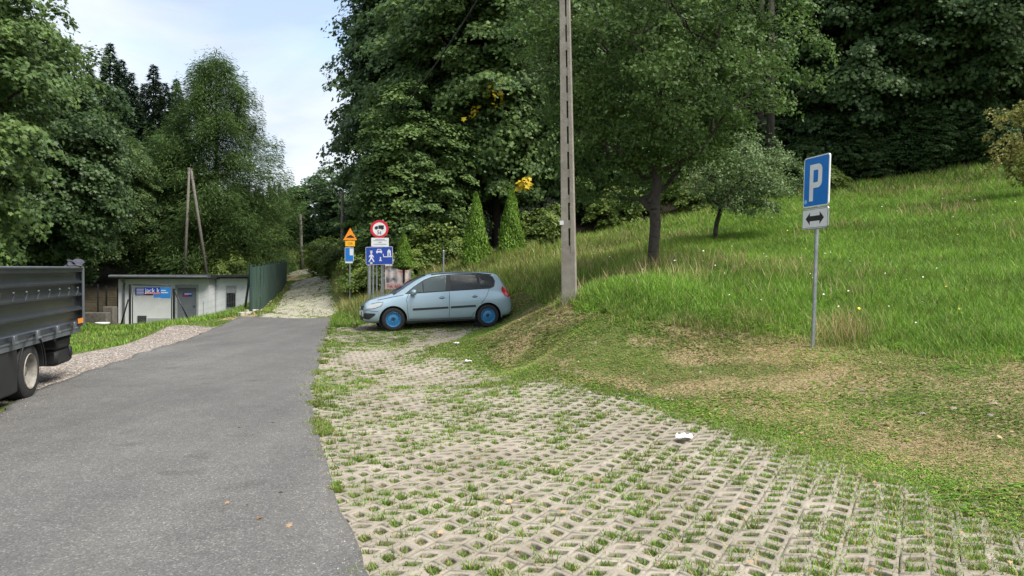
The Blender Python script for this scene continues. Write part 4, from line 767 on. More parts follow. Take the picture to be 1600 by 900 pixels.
ped = [[(-.30, .045), (-.25, .06), (-.215, .03), (-.17, -.045), (-.19, -.06), (-.228, -.01), (-.232, -.06), (-.185, -.14), (-.165, -.20), (-.20, -.205), (-.225, -.15), (-.262, -.095), (-.30, -.15), (-.335, -.205), (-.365, -.19), (-.335, -.14), (-.295, -.06), (-.30, -.01), (-.335, -.05), (-.355, -.04), (-.325, .02)], circ(-.262, .105, .036, 16)]
car_ = [[(-.10, .105), (.10, .105), (.10, .15), (.075, .17), (.058, .225), (-.058, .225), (-.075, .17), (-.10, .15)], [(-.09, .08), (-.055, .08), (-.055, .104), (-.09, .104)], [(.055, .08), (.09, .08), (.09, .104), (.055, .104)]]
house = [[(.27, -.02), (.39, -.02), (.39, .15), (.33, .215), (.27, .15)], [(.14, -.055), (.41, -.055), (.41, -.025), (.14, -.025)], [(.13, -.055), (.152, -.055), (.145, .06), (.12, .06)]]
kid = [[(-.01, -.18), (.085, -.18), (.085, -.155), (.06, -.155), (.055, -.09), (.02, -.09), (.01, -.155), (-.01, -.155)], circ(.038, -.065, .023, 12)]
mark('pedestrian_symbol', ped, M['white'], bp_, -.0025, zb); mark('car_symbol', car_, M['white'], bp_, -.0025, zb); mark('house_symbol', house, M['white'], bp_, -.0025, zb); mark('child_symbol', kid, M['white'], bp_, -.0025, zb)
mark('door_mark', [[(.315, -.018), (.345, -.018), (.345, .09), (.315, .09)]], M['deep_blue'], bp_, -.0042, zb, t=.001); mark('windscreen_mark', [[(-.055, .165), (.055, .165), (.043, .205), (-.043, .205)]], M['deep_blue'], bp_, -.0042, zb, t=.001)
mark('sticker', [[(-.31, -.27), (-.235, -.27), (-.235, -.205), (-.31, -.205)], [(-.31, .145), (-.21, .145), (-.22, .175), (-.30, .175)]], mat('ochre_sticker', (.6, .58, .4), .6), bp_, -.003, zb)
mb = MB(); mb.plate([(-.50, zb+.02), (-.46, zb+.02), (-.46, zb+.26), (-.50, zb+.26)], .03, .05); mb.build('back_plate', M['white'], s3)
# orange warning sign further up
D = 29.5; bx = PX(547, D); g = h1(bx, D); s4 = empty('warning_sign', (bx, D, g), s=.7); tag(s4, 'orange triangular hill warning sign above an orange plate and a blue plate', 'road sign')
Z1 = (CAMH+(450-367)*D/F-g)/.7; mb = MB(); mb.cyl((-.02, .04, -.3), (-.02, .04, Z1+.3), .035, n=10); mb.build('post', M['zinc'], s4)
tri = lambda k: [(-.40*k, -.30*k), (.40*k, -.30*k), (0, .40*k)]
tp = MB(); tp.plate([(a, b_+Z1) for a, b_ in tri(1)], 0, .02); tp = tp.build('triangle_plate', M['orange'], s4); mark('slope_symbol', [[(-.22, -.17), (.24, -.17), (.24, -.12), (.04, 0), (-.14, -.08)]], M['black'], tp, -.0015, Z1)
yp = panel('yellow_plate', .55, .32, .02, M['yellow'], M['yellow'], s4, Z1-.50); text('12%', .17, 'percent_text', M['black'], yp, 0, Z1-.50, -.004)
bp2 = panel('blue_plate', .50, .80, .02, M['paint_blue'], M['white'], s4, Z1-1.12, x=-.05); mark('white_field', [[(-.02, -.05), (.17, -.05), (.17, .34), (-.02, .34)]], M['white'], bp2, -.0025, Z1-1.12)
mb = MB(); mb.plate([(-.28, Z1-1.62), (.15, Z1-1.62), (.15, Z1-1.54), (-.28, Z1-1.54)], 0, .02); mb.build('small_plate', M['white'], s4)
# banner
D = 27; x0, _, z0 = at(601, 453, D); x1, _, z1 = at(641, 405, D); g = h1((x0+x1)/2, D); bn = empty('banner', ((x0+x1)/2, D, g), rz=R(-6)); tag(bn, 'red and white advertising banner hung between posts behind the car bonnet', 'banner')
W_, Hh = x1-x0, z1-z0; zc = (z0+z1)/2-g; sh = MB(); nx_ = 24
vs = [((i/nx_-.5)*W_, .02*math.sin(i*.9)+.01*math.sin(j*1.3), zc+(j/8-.5)*Hh) for j in range(9) for i in range(nx_+1)]; sh.poly(vs, [(j*25+i, j*25+i+1, (j+1)*25+i+1, (j+1)*25+i) for j in range(8) for i in range(nx_)])
bm_ = bpy.data.materials.new('banner_print'); bm_.use_nodes = True; n = bm_.node_tree.nodes; l = bm_.node_tree.links; b = n['Principled BSDF']; b.inputs['Roughness'].default_value = .5; tcn = n.new('ShaderNodeTexCoord')
l.new(ramp_(noise_(3.2, 3, .5), (.36, (.10, .09, .11)), (.46, (.45, .42, .44)), (.56, (.62, .52, .50)), (.66, (.5, .28, .25)), (.75, (.7, .68, .68))), b.inputs['Base Color'])
shb = sh.build('sheet', bm_, bn, smooth=True)
mark('red_strip', [[(-W_/2+.02, zc-Hh/2+.03), (W_/2-.02, zc-Hh/2+.03), (W_/2-.02, zc-Hh/2+.26), (-W_/2+.02, zc-Hh/2+.26)]], mat('pale_pink', (.62, .45, .44), .6), shb, -.045)
mark('top_strip', [[(-W_/2+.02, zc+Hh/2-.25), (W_/2-.02, zc+Hh/2-.25), (W_/2-.02, zc+Hh/2-.02), (-W_/2+.02, zc+Hh/2-.02)]], M['white'], shb, -.045)
text('Tel. 669 67', .16, 'phone_text', M['red'], shb, -.02, zc-Hh/2+.14, -.05); text('NAJM', .21, 'headline_text', M['red'], shb, -.02, zc+Hh/2-.14, -.05, sx=1.1)
mark('text_bars', [[(.05, zc+.18), (.36, zc+.18), (.36, zc+.235), (.05, zc+.235)], [(.08, zc+.08), (.3, zc+.08), (.3, zc+.115), (.08, zc+.115)], [(.36, zc+.16), (.46, zc+.16), (.46, zc+.26), (.36, zc+.26)]], M['red'], shb, -.045)
for sx in (-1, 1):
    mb = MB(); mb.cyl((sx*W_/2, .04, -.3), (sx*W_/2, .04, zc+Hh/2+.05), .025); mb.build('post', M['zinc'], bn)
for px, py0, py1, D, lb in ((693, 392, 432, 27.5, 'lone grey metal post behind the car roof'), (583, 412, 462, 26, 'pale grey stub post left of the blue traffic sign'), (577, 415, 460, 27.5, 'wide grey stub post among the weeds left of the traffic signs')):
    x, _, zt = at(px, py0, D); g = h1(x, D); o = empty('metal_post', (x, D, g)); mb = MB(); r_ = .035 if px != 577 else .07; mb.cyl((0, 0, -.3), (0, 0, zt-g), r_, n=10); mb.cyl((0, 0, zt-g), (0, 0, zt-g+.03), r_*1.25, r_*.6, 10); p = mb.build('shaft', M['zinc'], o, auto=40); tag(o, lb, 'post')

# ---------------------------------------------------------------- poles and wire
def slot_pole(name, x, y, z, h, wb, wt, db, dt, rz, label, slot=.5):
    o = empty(name, (x, y, z), rz=rz); mb = MB()
    def seg(x0, x1, y0, y1, za, zb):      # fractions of the tapering section
        vs = []
        for zz in (za, zb):
            f = max(0, min(1, zz/h)); ww = wb+(wt-wb)*f; dd = db+(dt-db)*f
            vs += [(a*ww/2, b_*dd/2, zz) for a, b_ in ((x0, y0), (x1, y0), (x1, y1), (x0, y1))]
        mb.poly(vs, [(3, 2, 1, 0), (4, 5, 6, 7), (0, 1, 5, 4), (1, 2, 6, 5), (2, 3, 7, 6), (3, 0, 4, 7)])
    seg(-1, 1, -1, 1, -.4, .95)
    seg(-1, .10, -1, 1, .95, h); seg(.46, 1, -1, 1, .95, h)
    k = .95
    while k+.5 < h: seg(.10, .46, -.93, .93, k, k+.16); k += .5
    seg(.10, .46, -.8, .8, k, h)
    mb.build('shaft', M['concrete'], o); tag(o, label, 'utility pole'); return o
x, y, _ = at(890, 472, 14.5); g = h1(x, y)
pole = slot_pole('concrete_pole', x, y, g-.02, 8.9, .275, .145, .24, .12, R(-14), 'slotted concrete power pole standing in the meadow edge, nearest pole'); pole.rotation_euler = (0, R(-.9), R(-14))
mb = MB(); mb.plate([(-.145, 1.52), (-.075, 1.52), (-.075, 1.60), (-.145, 1.60)], -.16, -.13); mb.build('tag_plate', M['white'], pole)
x2, y2, zt2 = at(594, 205, 38); g2 = h1(x2, y2); p2 = empty('power_pole', (x2, y2, g2)); mb = MB(); mb.cyl((0, 0, -.4), (0, 0, zt2-g2), .16, .10, 12); mb.cyl((-.3, 0, zt2-g2-.2), (.3, 0, zt2-g2-.2), .03); mb.build('shaft', M['concrete'], p2, auto=40); tag(p2, 'pale concrete pole whose top shows among the leaves left of centre', 'utility pole')
x3, y3, zt3 = at(535, 297, 50); g3 = h1(x3, y3); p3 = empty('power_pole', (x3, y3, g3)); mb = MB(); mb.cyl((0, 0, -.4), (0, 0, zt3-g3), .15, .09, 12); mb.cyl((-.45, 0, zt3-g3-.5), (-.05, 0, zt3-g3-.15), .04); mb.build('shaft', M['concrete'], p3, auto=40); tag(p3, 'pale concrete pole with a short arm behind the orange warning sign', 'utility pole')
def wire(a, b_, sag, r, label):
    a = Vector(a); b_ = Vector(b_); pts = [a.lerp(b_, i/24)-Vector((0, 0, sag*4*(i/24)*(1-i/24))) for i in range(25)]; mb = MB(); mb.tube(pts, r, 6); tag(mb.build('power_line', M['black'], smooth=True), label, 'cable')
topz = g+8.75
wire((x-.14, y, topz), (x2, y2, zt2-.05),   .55, .030, 'thick black overhead cable running from the nearest pole down into the trees')
wire((x2, y2, zt2-.1), (x3, y3, zt3-.1), .3, .014, 'thin overhead cable between the two far concrete poles')
# small bracket/insulators on the nearest pole, out of frame
mb = MB(); mb.box((0, 0, 8.75), (.5, .06, .06)); mb.cyl((-.2, 0, 8.78), (-.2, 0, 8.9), .03, .02); mb.cyl((.2, 0, 8.78), (.2, 0, 8.9), .03, .02); mb.build('crossarm', M['zinc'], pole)
# A-shaped wooden pole
D = 50; ap = empty('wooden_pole', (PX(303, D), D, h1(PX(303, D), D)), rz=0); g = ap.location.z; zt = CAMH+(450-262)*D/F-g
mb = MB(); mb.cyl((PX(286, D)-ap.location.x, 0, -.6), (PX(296, D)-ap.location.x, 0, zt), .11, .075, 10); mb.build('leg', M['oldwood'], ap, smooth=True)
mb = MB(); mb.cyl((PX(328, D)-ap.location.x, .3, -.6), (PX(298.5, D)-ap.location.x, 0, zt-.1), .115, .08, 10); mb.build('leg', M['oldwood'], ap, smooth=True)
mb = MB(); mb.cyl((PX(293, D)-ap.location.x, 0, zt-.75), (PX(303, D)-ap.location.x, .02, zt-.75), .035); mb.box((PX(297, D)-ap.location.x, 0, zt-.1), (.35, .1, .12)); mb.build('brace', M['oldwood'], ap)
tag(ap, 'A-shaped double wooden pole standing behind the white hut', 'utility pole')
x, D = PX(471.5, 60), 60; g = h1(x, D); zt = CAMH+(450-335)*D/F; wp_ = empty('wooden_pole', (x, D, g)); mb = MB(); mb.cyl((.05, 0, -.4), (-.12, 0, zt-g), .15, .11, 10); mb.build('shaft', M['oldwood'], wp_, smooth=True); mb = MB(); mb.box((-.12, 0, zt-g-.25), (.7, .08, .08)); mb.build('crossarm', M['oldwood'], wp_); tag(wp_, 'single wooden pole at the far end of the path', 'utility pole')
for px, py0, D, lb in ((447, 342, 95, 'taller white birch pole on the far slope'), (413, 352, 95, 'shorter white birch pole on the far slope'), (434, 355, 105, 'faint grey pole on the far slope between the two pale ones')):
    x, _, zt = at(px, py0, D); g = h1(x, D); o = empty('birch_tree', (x, D, g)); mb = MB(); mb.cyl((0, 0, -.4), (.1, 0, zt-g), .17, .10, 8); mb.build('trunk', M['palebark'], o); mb = MB()
    rs = random.Random(px)
    for k in range(7): a = rs.random()*6.28; z_ = (zt-g)*(.5+.07*k); mb.cyl((.05, 0, z_), (math.cos(a)*1.3, math.sin(a)*1.3, z_+.9), .05, .01, 5)
    mb.build('branch', M['palebark'], o); tag(o, lb, 'tree')

# ---------------------------------------------------------------- white hut
M['hutwall'] = mat('whitewash', (.80, .82, .83), .85, col2=(.68, .71, .73), vscale=1.3, bump=.15, bscale=30)
M['plinth'] = mat('grey_plinth', (.42, .43, .44), .9, var=.2); M['hutroof'] = mat('bitumen_roof', (.03, .032, .036), .7, var=.4); M['fascia'] = mat('zinc_gutter', (.17, .185, .20), .45, .4, var=.3)
M['doorgrey'] = mat('grey_door_paint', (.16, .18, .20), .5, var=.15, vscale=2); M['dark'] = mat('dark_opening', (.02, .022, .025), .6)
D = 43; hx0, hx1 = PX(185, D), PX(327, D); zt = CAMH+(450-436)*D/F; zb = CAMH+(450-507)*D/F; hut = empty('white_hut', ((hx0+hx1)/2, D, zb)); tag(hut, 'low flat-roofed white hut with a grey door on the left of the road', 'hut')
W_ = hx1-hx0; Hh = zt-zb; zr = CAMH+(450-429)*D/F-zb
mb = MB(); mb.box((0, 2.2, Hh/2-.3), (W_, 4.4, Hh+.6)); wl = mb.build('wall', M['hutwall'], hut)
ax0, ax1 = PX(327, D+.9), PX(386, D+.9); aw = ax1-ax0; acx = (ax0+ax1)/2-hut.location.x
mb = MB(); mb.box((acx, .9+1.7, Hh/2-.1), (aw-.02, 3.4, Hh+.30)); wl2 = mb.build('annex_wall', M['hutwall'], hut)
mb = MB(); mb.box((0, 2.1, (Hh+zr)/2+.0), (W_+.5, 5.0, zr-Hh-.01), bev=.02); rf = mb.build('roof', M['hutroof'], hut)
mb = MB(); mb.cyl((-W_/2-.3, -.46, zr-.12), (W_/2+.1, -.46, zr-.16), .085, n=12); mb.box((0, -.415, zr-.10), (W_+.5, .02, .2)); mb.build('gutter', M['fascia'], rf, auto=40)
mb = MB(); mb.box((acx+.05, 2.5, Hh+.18), (aw+.45, 4.1, .16), bev=.02); mb.build('annex_roof', M['hutroof'], hut)
def hx(px, d=D): return PX(px, d)-hut.location.x
def hz(py, d=D): return CAMH+(450-py)*d/F-zb
mb = MB(); mb.tube([(hx(196), -.42, zr-.2), (hx(196), -.12, Hh-.25), (hx(195), -.1, Hh-.5), (hx(195), -.1, .05)], .06, 10); mb.build('downpipe', M['fascia'], hut, auto=40)
dr = MB(); dr.box(((hx(278)+hx(307))/2, -.01, (hz(450)+.15)/2), (hx(307)-hx(278), .06, hz(450)-.1), bev=.008); dr = dr.build('door', M['doorgrey'], hut)
mb = MB(); x0, x1, z1 = hx(276), hx(309), hz(448); [mb.box(c, d) for c, d in (((x0, -.02, z1/2), (.10, .10, z1)), ((x1, -.02, z1/2), (.10, .10, z1)), (((x0+x1)/2, -.02, z1+.06), (x1-x0+.10, .10, .12)))]; mb.build('door_frame', M['plinth'], hut)
mb = MB(); mb.box((hx(304), -.06, hz(478)), (.10, .06, .03)); mb.build('handle', M['dark'], dr)
pl = MB(); pl.plate([(hx(286), hz(463)), (hx(301), hz(463)), (hx(301), hz(457.5)), (hx(286), hz(457.5))], -.055, -.042); pl = pl.build('door_sign', M['deep_blue'], dr); mark('sign_mark', [[(hx(286.5), hz(462.8)), (hx(294), hz(462.8)), (hx(294), hz(461)), (hx(286.5), hz(461))]], M['red'], pl, -.056); mark('sign_lines', [[(hx(289), hz(460)), (hx(300), hz(460)), (hx(300), hz(458.6)), (hx(289), hz(458.6))]], M['white'], pl, -.056)
mb = MB(); mb.box(((hx(215)+hx(229))/2, -.0, hz(500)), (hx(229)-hx(215), .05, .5)); mb.build('hatch', M['dark'], hut)
mb = MB(); mb.box(((hx(231)+hx(266))/2, -.01, hz(502)), (hx(266)-hx(231), .045, .36)); mb.build('plinth', M['plinth'], hut)
wd_ = D+.9; x0, x1, z0, z1 = hx(355, wd_), hx(368, wd_), hz(480, wd_), hz(458, wd_); wn = MB(); wn.box(((x0+x1)/2, .89, (z0+z1)/2), (x1-x0, .05, z1-z0)); wn = wn.build('window', M['dark'], hut)
mb = MB(); [mb.cyl((x0+(x1-x0)*k/5, .83, z0), (x0+(x1-x0)*k/5, .83, z1), .012, n=6) for k in range(6)]; mb.build('grille', M['fascia'], wn)
mb = MB(); [mb.box((sx, .87, (z0+z1)/2), (.05, .05, z1-z0+.1)) for sx in (x0-.02, x1+.02)]; mb.box(((x0+x1)/2, .87, z1+.22), (x1-x0+.1, .05, .42)); mb.build('lintel', M['plinth'], wn)
mb = MB(); mb.tube([(hx(337, wd_), .85, Hh), (hx(337, wd_), .85, .2)], .04, 8); mb.build('cable_pipe', M['plinth'], hut)
M['vent'] = M['plinth']
# gate in front
M['gateblack'] = mat('black_tube', (.012, .014, .016), .45)
D2 = 41.4; gt = empty('gate', (PX(238, D2), D2, CAMH+(450-507)*D2/F)); tag(gt, 'black framed wire gate with blue signs in front of the white hut', 'gate')
qx = lambda px: PX(px, D2)-gt.location.x; qz = lambda py: CAMH+(450-py)*D2/F-gt.location.z
for a, b_, top in ((203, None, 444), (271.5, None, 451)):
    mb = MB(); mb.cyl((qx(a), 0, -.3), (qx(a), 0, qz(top)), .062, n=10); mb.build('post', M['gateblack'], gt, auto=40)
mb = MB(); mb.cyl((qx(200.5), 0, qz(468)), (qx(184), .3, -.1), .04, n=8); mb.build('brace', M['gateblack'], gt, auto=40)
mb = MB(); mb.cyl((qx(273), 0, qz(456)), (qx(297), .2, -.1), .04, n=8); mb.build('brace', M['gateblack'], gt, auto=40)
mb = MB(); fr = [(qx(207), 0, qz(445)), (qx(268), 0, qz(446)), (qx(268), 0, qz(505.5)), (qx(207), 0, qz(506))]; mb.tube(fr+[fr[0]], .028, 8); mb.build('gate_frame', M['gateblack'], gt, auto=40)
M['wire'] = mat('galv_wire', (.40, .43, .45), .5, .4)
mb = MB(); w0, w1, h0, hh1 = qx(208), qx(267), qz(505), qz(446.5)
for k in range(-22, 24):
    for s in (1, -1):
        c = k*.13; pts = []
        xa, xb = w0, w1; xs = w0+(c if s > 0 else 0); 
        z_at = lambda x: (x-w0)*s+(h0+c if s > 0 else h0+2.15-c+0)
        p = [(x, z_at(x)) for x in (w0, w1)]
        (xA, zA), (xB, zB) = p
        lo_, hi_2 = h0, hh1
        ts = [0, 1]; dz = zB-zA
        t0 = max(0, min((lo_-zA)/dz, (hi_2-zA)/dz)); t1_ = min(1, max((lo_-zA)/dz, (hi_2-zA)/dz))
        if t0 < t1_: mb.cyl((xA+(xB-xA)*t0, .01*s, zA+dz*t0), (xA+(xB-xA)*t1_, .01*s, zA+dz*t1_), .003, n=3, cap=False)
mb.build('mesh_infill', M['wire'], gt)
def gsign(px0, px1, py0, py1, m, y, name='sign_board'):
    mb = MB(); mb.plate([(qx(px0), qz(py1)), (qx(px1), qz(py1)), (qx(px1), qz(py0)), (qx(px0), qz(py0))], y, y+.008); return mb.build(name, m, gt)
navy = mat('navy_board', (.012, .022, .14), .4); sky_b = mat('sky_blue_board', (.035, .22, .62), .4)
a_ = gsign(212, 240, 449.5, 461.5, navy, -.05); mark('print', [[(qx(214), qz(y_+1.1)), (qx(x_), qz(y_+1.1)), (qx(x_), qz(y_)), (qx(214), qz(y_))] for y_, x_ in ((451.3, 226), (454, 225.5), (456.3, 226), (458.7, 228))], mat('pale_print', (.4, .42, .6), .5), a_, -.051)
c_ = gsign(227, 251.5, 449, 459.5, M['deep_blue'], -.075); text('jack k', .38, 'shop_text', M['white'], c_, (qx(231)+qx(247))/2, qz(454), -.079, sx=.92)
mark('red_line', [[(qx(227.5), qz(459.3)), (qx(251), qz(459.3)), (qx(251), qz(457.3)), (qx(227.5), qz(457.3))]], mat('light_red', (.6, .2, .22), .5), c_, -.078)
d_ = gsign(251.6, 267.2, 449, 466, sky_b, -.06); e_ = gsign(241, 251.5, 460, 465, sky_b, -.06)
mark('print', [[(qx(252.5), qz(y_+1.5)), (qx(x_), qz(y_+1.5)), (qx(x_), qz(y_)), (qx(252.5), qz(y_))] for y_, x_ in ((453.2, 260), (456.5, 263.5))], M['white'], d_, -.061)
# black wire fence left of the hut gate
fx = [PX(p, 43.5) for p in (110, 131, 153, 166, 184)]; fl_ = empty('wire_fence', (fx[2], 43.5, h1(fx[2], 43.5))); tag(fl_, 'dark wire fence running left from the hut into the trees', 'fence')
for x in fx:
    mb = MB(); z = h1(x, 43.5)-fl_.location.z; mb.cyl((x-fx[2], 0, z-.3), (x-fx[2], 0, z+2.0), .045, n=8); mb.build('post', M['gateblack'], fl_)
mb = MB(); [mb.cyl((fx[0]-fx[2], 0, .15+k*.15), (fx[-1]-fx[2], 0, .15+k*.15), .005, n=3) for k in range(13)]; [mb.cyl((fx[0]-fx[2]+k*.1, 0, .1), (fx[0]-fx[2]+k*.1, 0, 1.95), .004, n=3) for k in range(int((fx[-1]-fx[0])/.1))]; mb.build('wire_mesh', M['gateblack'], fl_)
M['block'] = mat('old_block', (.16, .145, .125), .9, var=.5, vscale=5, bump=.5)
for px, D_, sz, lb in ((150, 41, (1.4, .5, .75), 'long weathered concrete block left of the hut'), (172, 41.6, (.6, .5, 1.15), 'upright weathered concrete block beside the hut corner')):
    x = PX(px, D_); mb = MB(); mb.box((0, 0, sz[2]/2-.1), sz, bev=.03); o = mb.build('concrete_block', M['block']); o.location = (x, D_, h1(x, D_)); tag(o, lb, 'block')
x, y, _ = at(160, 507, 40); mb = MB(); mb.lathe([(0, .02), (.28, .02), (.36, .14), (.38, .14), (.30, 0), (0, 0)], n=20); o = mb.build('basin', M['white'], smooth=True); o.rotation_euler = (R(90), 0, 0); o.location = (x, y, h1(x, y)+.02); tag(o, 'white basin lying in the grass left of the hut', 'basin')
# plain wire fence from gate to the corner post of the green fence, with braces
M['fencegreen'] = mat('green_shade_net', (.035, .075, .065), .7, col2=(.05, .11, .08), vscale=1.2); M['fencegreen'].node_tree.nodes['Principled BSDF'].inputs['Alpha'].default_value = .80; M['fencepost'] = mat('fence_post', (.02, .045, .045), .5)
f0 = np.array((-9.55, 26.9)); f1 = np.array((-15.35, 50.0)); 
gf = empty('green_fence', (f0[0], f0[1], h1(*f0))); tag(gf, 'green mesh fence climbing beside the steep path', 'fence'); nps = 15; prev = None; pts = []
for i in range(nps):
    f = i/(nps-1); x = f0[0]+(f1[0]-f0[0])*f; y = f0[1]+(f1[1]-f0[1])*f; z = .68+1.25*f; ht = 1.72-.25*f; pts.append((x-f0[0], y-f0[1], z-gf.location.z, ht))
    mb = MB(); mb.cyl((x-f0[0], y-f0[1], z-gf.location.z-.3), (x-f0[0], y-f0[1], z-gf.location.z+ht+.06), .05 if i == 0 else .03, n=8); mb.build('post', M['fencepost'], gf)
dx, dy = f1-f0; Ln = math.hypot(dx, dy); dx /= Ln; dy /= Ln; off = (dy*.035, -dx*.035)
for i in range(nps-1):
    a, b_ = pts[i], pts[i+1]; mb = MB(); k = 8; vs = []
    for sgn in (1, 1.35):
        for j in range(k+1):
            f = j/k; bow = .012*math.sin(f*PI*3+i); p = [a[q_]+(b_[q_]-a[q_])*f for q_ in range(4)]
            for zz in (-.16, p[3]-.02-.03*math.sin(PI*f)): vs.append((p[0]+off[0]*sgn+bow*dy, p[1]+off[1]*sgn-bow*dx, p[2]+zz))
    fs = [(2*j, 2*j+2, 2*j+3, 2*j+1) for j in range(k)]+[(q_+18) if False else tuple(t_+18 for t_ in (2*j+1, 2*j+3, 2*j+2, 2*j)) for j in range(k)]
    mb.poly(vs, fs); mb.build('mesh_panel', M['fencegreen'], gf)
mb = MB(); x0, y0 = f0; xb, yb = PX(381, y0+.6), y0+.6; mb.cyl((0, 0, 1.6), (xb-x0, yb-y0, h1(xb, yb)-gf.location.z-.1), .045, n=8); mb.build('brace', M['fencepost'], gf)
cf = empty('wire_fence', (PX(297, 41), 41, h1(PX(297, 41), 41))); tag(cf, 'thin wire fence between the hut gate and the green fence corner', 'fence'); xs = [(PX(273, 41.4), 41.4), (PX(318, 38), 38), (PX(360, 33), 33), (x0, y0)]
mb = MB()
for k in range(5):
    for (xa, ya), (xb, yb) in zip(xs, xs[1:]): mb.cyl((xa-cf.location.x, ya-41, h1(xa, ya)-cf.location.z+.3+k*.33), (xb-cf.location.x, yb-41, h1(xb, yb)-cf.location.z+.3+k*.33), .004, n=3)
mb.build('wires', M['wire'], cf); x, y = xs[1]; mb = MB(); mb.cyl((x-cf.location.x, y-41, -.3), (x-cf.location.x, y-41, 1.2), .02); mb.build('post', M['wire'], cf)
# ---------------------------------------------------------------- parked car
M['paint'] = mat('pale_blue_metallic', (.38, .51, .58), .32, .35, coat=1.0, var=.06, vscale=2)
M['glass'] = mat('car_glass', (.10, .13, .13), .16, 0, .3, coat=.0); M['glass_dark'] = mat('tinted_glass', (.035, .042, .046), .16, 0, .3, coat=.0)
M['trim'] = mat('black_plastic', (.025, .026, .028), .55); M['tyre'] = mat('tyre_rubber', (.022, .022, .023), .85, var=.3, vscale=20); M['rimblue'] = mat('blue_steel_wheel', (.03, .20, .42), .4, .1, coat=.2)
M['lens'] = mat('headlight_lens', (.62, .62, .58), .12, .5, coat=1); M['redlens'] = mat('tail_lens', (.55, .012, .02), .15, coat=1); M['chrome'] = mat('chrome', (.6, .6, .62), .15, 1); M['seat'] = mat('seat_fabric', (.03, .03, .035), .9)
car = empty('parked_car', (0, 0, 0)); tag(car, 'pale blue compact people carrier with bright blue steel wheels, parked nose to the road', 'car')
# stations: x, zb, w, zbelt, wbelt, zr (centre top), wr (half width at the roof edge), zredge
ST = [(0.00, .33, .55, .58, .54, .64, .40, .61), (.04, .27, .72, .66, .70, .735, .52, .70), (.14, .235, .815, .74, .76, .83, .60, .79), (.36, .22, .875, .82, .80, .92, .64, .87), (.62, .21, .895, .875, .82, .985, .66, .93), (.84, .21, .90, .925, .83, 1.035, .68, .98),
      (1.02, .21, .905, .955, .85, 1.14, .70, 1.075), (1.30, .21, .905, .975, .865, 1.325, .665, 1.265), (1.60, .21, .905, .99, .87, 1.485, .635, 1.43), (1.86, .21, .905, 1.0, .87, 1.575, .62, 1.515), (2.2, .21, .905, 1.01, .87, 1.612, .62, 1.55), (2.7, .21, .905, 1.02, .87, 1.622, .62, 1.56), (3.2, .21, .905, 1.03, .865, 1.608, .615, 1.545),
      (3.6, .22, .90, 1.04, .855, 1.58, .60, 1.515), (3.86, .235, .89, 1.045, .84, 1.55, .585, 1.48), (3.97, .26, .87, 1.04, .82, 1.44, .585, 1.38), (4.08, .27, .85, 1.03, .80, 1.22, .60, 1.18), (4.17, .29, .81, .93, .77, 1.00, .62, .97), (4.235, .32, .74, .78, .70, .85, .58, .82), (4.26, .40, .64, .62, .60, .68, .45, .65)]
bm = bmesh.new(); rows = []
for (x, zb_, w_, zbe, wbe, zr_, wr_, ze) in ST:
    mid = (zb_+zbe)/2
    pr = [(0, zb_), (w_*.62, zb_), (w_*.93, zb_+.03), (w_*.985, zb_+.13), (w_, min(mid, .58)), (w_*.995, (zbe+min(mid, .58))/2+.03), (wbe, zbe), (wbe*.55+wr_*.45, zbe*.5+ze*.5), (wr_, ze), (wr_*.86, ze*.35+zr_*.65), (wr_*.45, zr_-.008), (0, zr_)]
    rg = [bm.verts.new((x, y_, z_)) for y_, z_ in pr]+[bm.verts.new((x, -y_, z_)) for y_, z_ in pr[-2:0:-1]]; rows.append(rg)
for a, b_ in zip(rows, rows[1:]):
    for i in range(len(a)): bm.faces.new((a[i], a[(i+1) % len(a)], b_[(i+1) % len(a)], b_[i]))
bm.faces.new(rows[0]); bm.faces.new(rows[-1][::-1]); bmesh.ops.recalc_face_normals(bm, faces=bm.faces)
me = bpy.data.meshes.new('body'); bm.to_mesh(me); bm.free(); body = put('body', me, M['paint'])
ss = body.modifiers.new('s', 'SUBSURF'); ss.levels = 2; ss.render_levels = 2
def freeze(o):
    bpy.context.view_layer.update(); m2 = bpy.data.meshes.new_from_object(o.evaluated_get(bpy.context.evaluated_depsgraph_get())); o.modifiers.clear(); o.data = m2
freeze(body)
bvh = BVHTree.FromPolygons([v.co for v in body.data.vertices], [p.vertices[:] for p in body.data.polygons])
WX = (.82, 3.505); WR = .318
for x in WX:        # wheel arches cut through the body
    c = MB(); c.cyl((x, -1.2, WR-.01), (x, 1.2, WR-.01), .385, n=40); co = c.build('cut', None); bo = body.modifiers.new('b', 'BOOLEAN'); bo.object = co; bo.operation = 'DIFFERENCE'; bo.solver = 'EXACT'; freeze(body); bpy.data.objects.remove(co)
# keep the middle of the body closed under the arches
body.parent = car; body.data.polygons.foreach_set('use_smooth', [True]*len(body.data.polygons)); bm = bmesh.new(); bm.from_mesh(body.data)
for e in bm.edges: e.smooth = not (len(e.link_faces) == 2 and e.calc_face_angle(0) > R(38))
bm.to_mesh(body.data); bm.free()
body.data.materials.clear(); body.data.materials.append(M['paint'])
mb = MB()
for x in WX:
    for s in (-1, 1):
        k = 20; vs = [];
        for j in range(k+1):
            a = PI*(-.12+1.24*j/k)
            for yy in (.55, .86): vs.append((x+math.cos(a)*.383, s*yy, WR-.01+math.sin(a)*.383))
        mb.poly(vs, [(2*j, 2*j+1, 2*j+3, 2*j+2) for j in range(k)]); 
        mb.poly([(x+math.cos(PI*2*j/24)*.383, s*.56, WR-.01+math.sin(PI*2*j/24)*.383) for j in range(24)], [tuple(range(24))])
mb.box((2.15, 0, .26), (2.3, 1.5, .12)); mb.build('arch_liner', M['trim'], car)
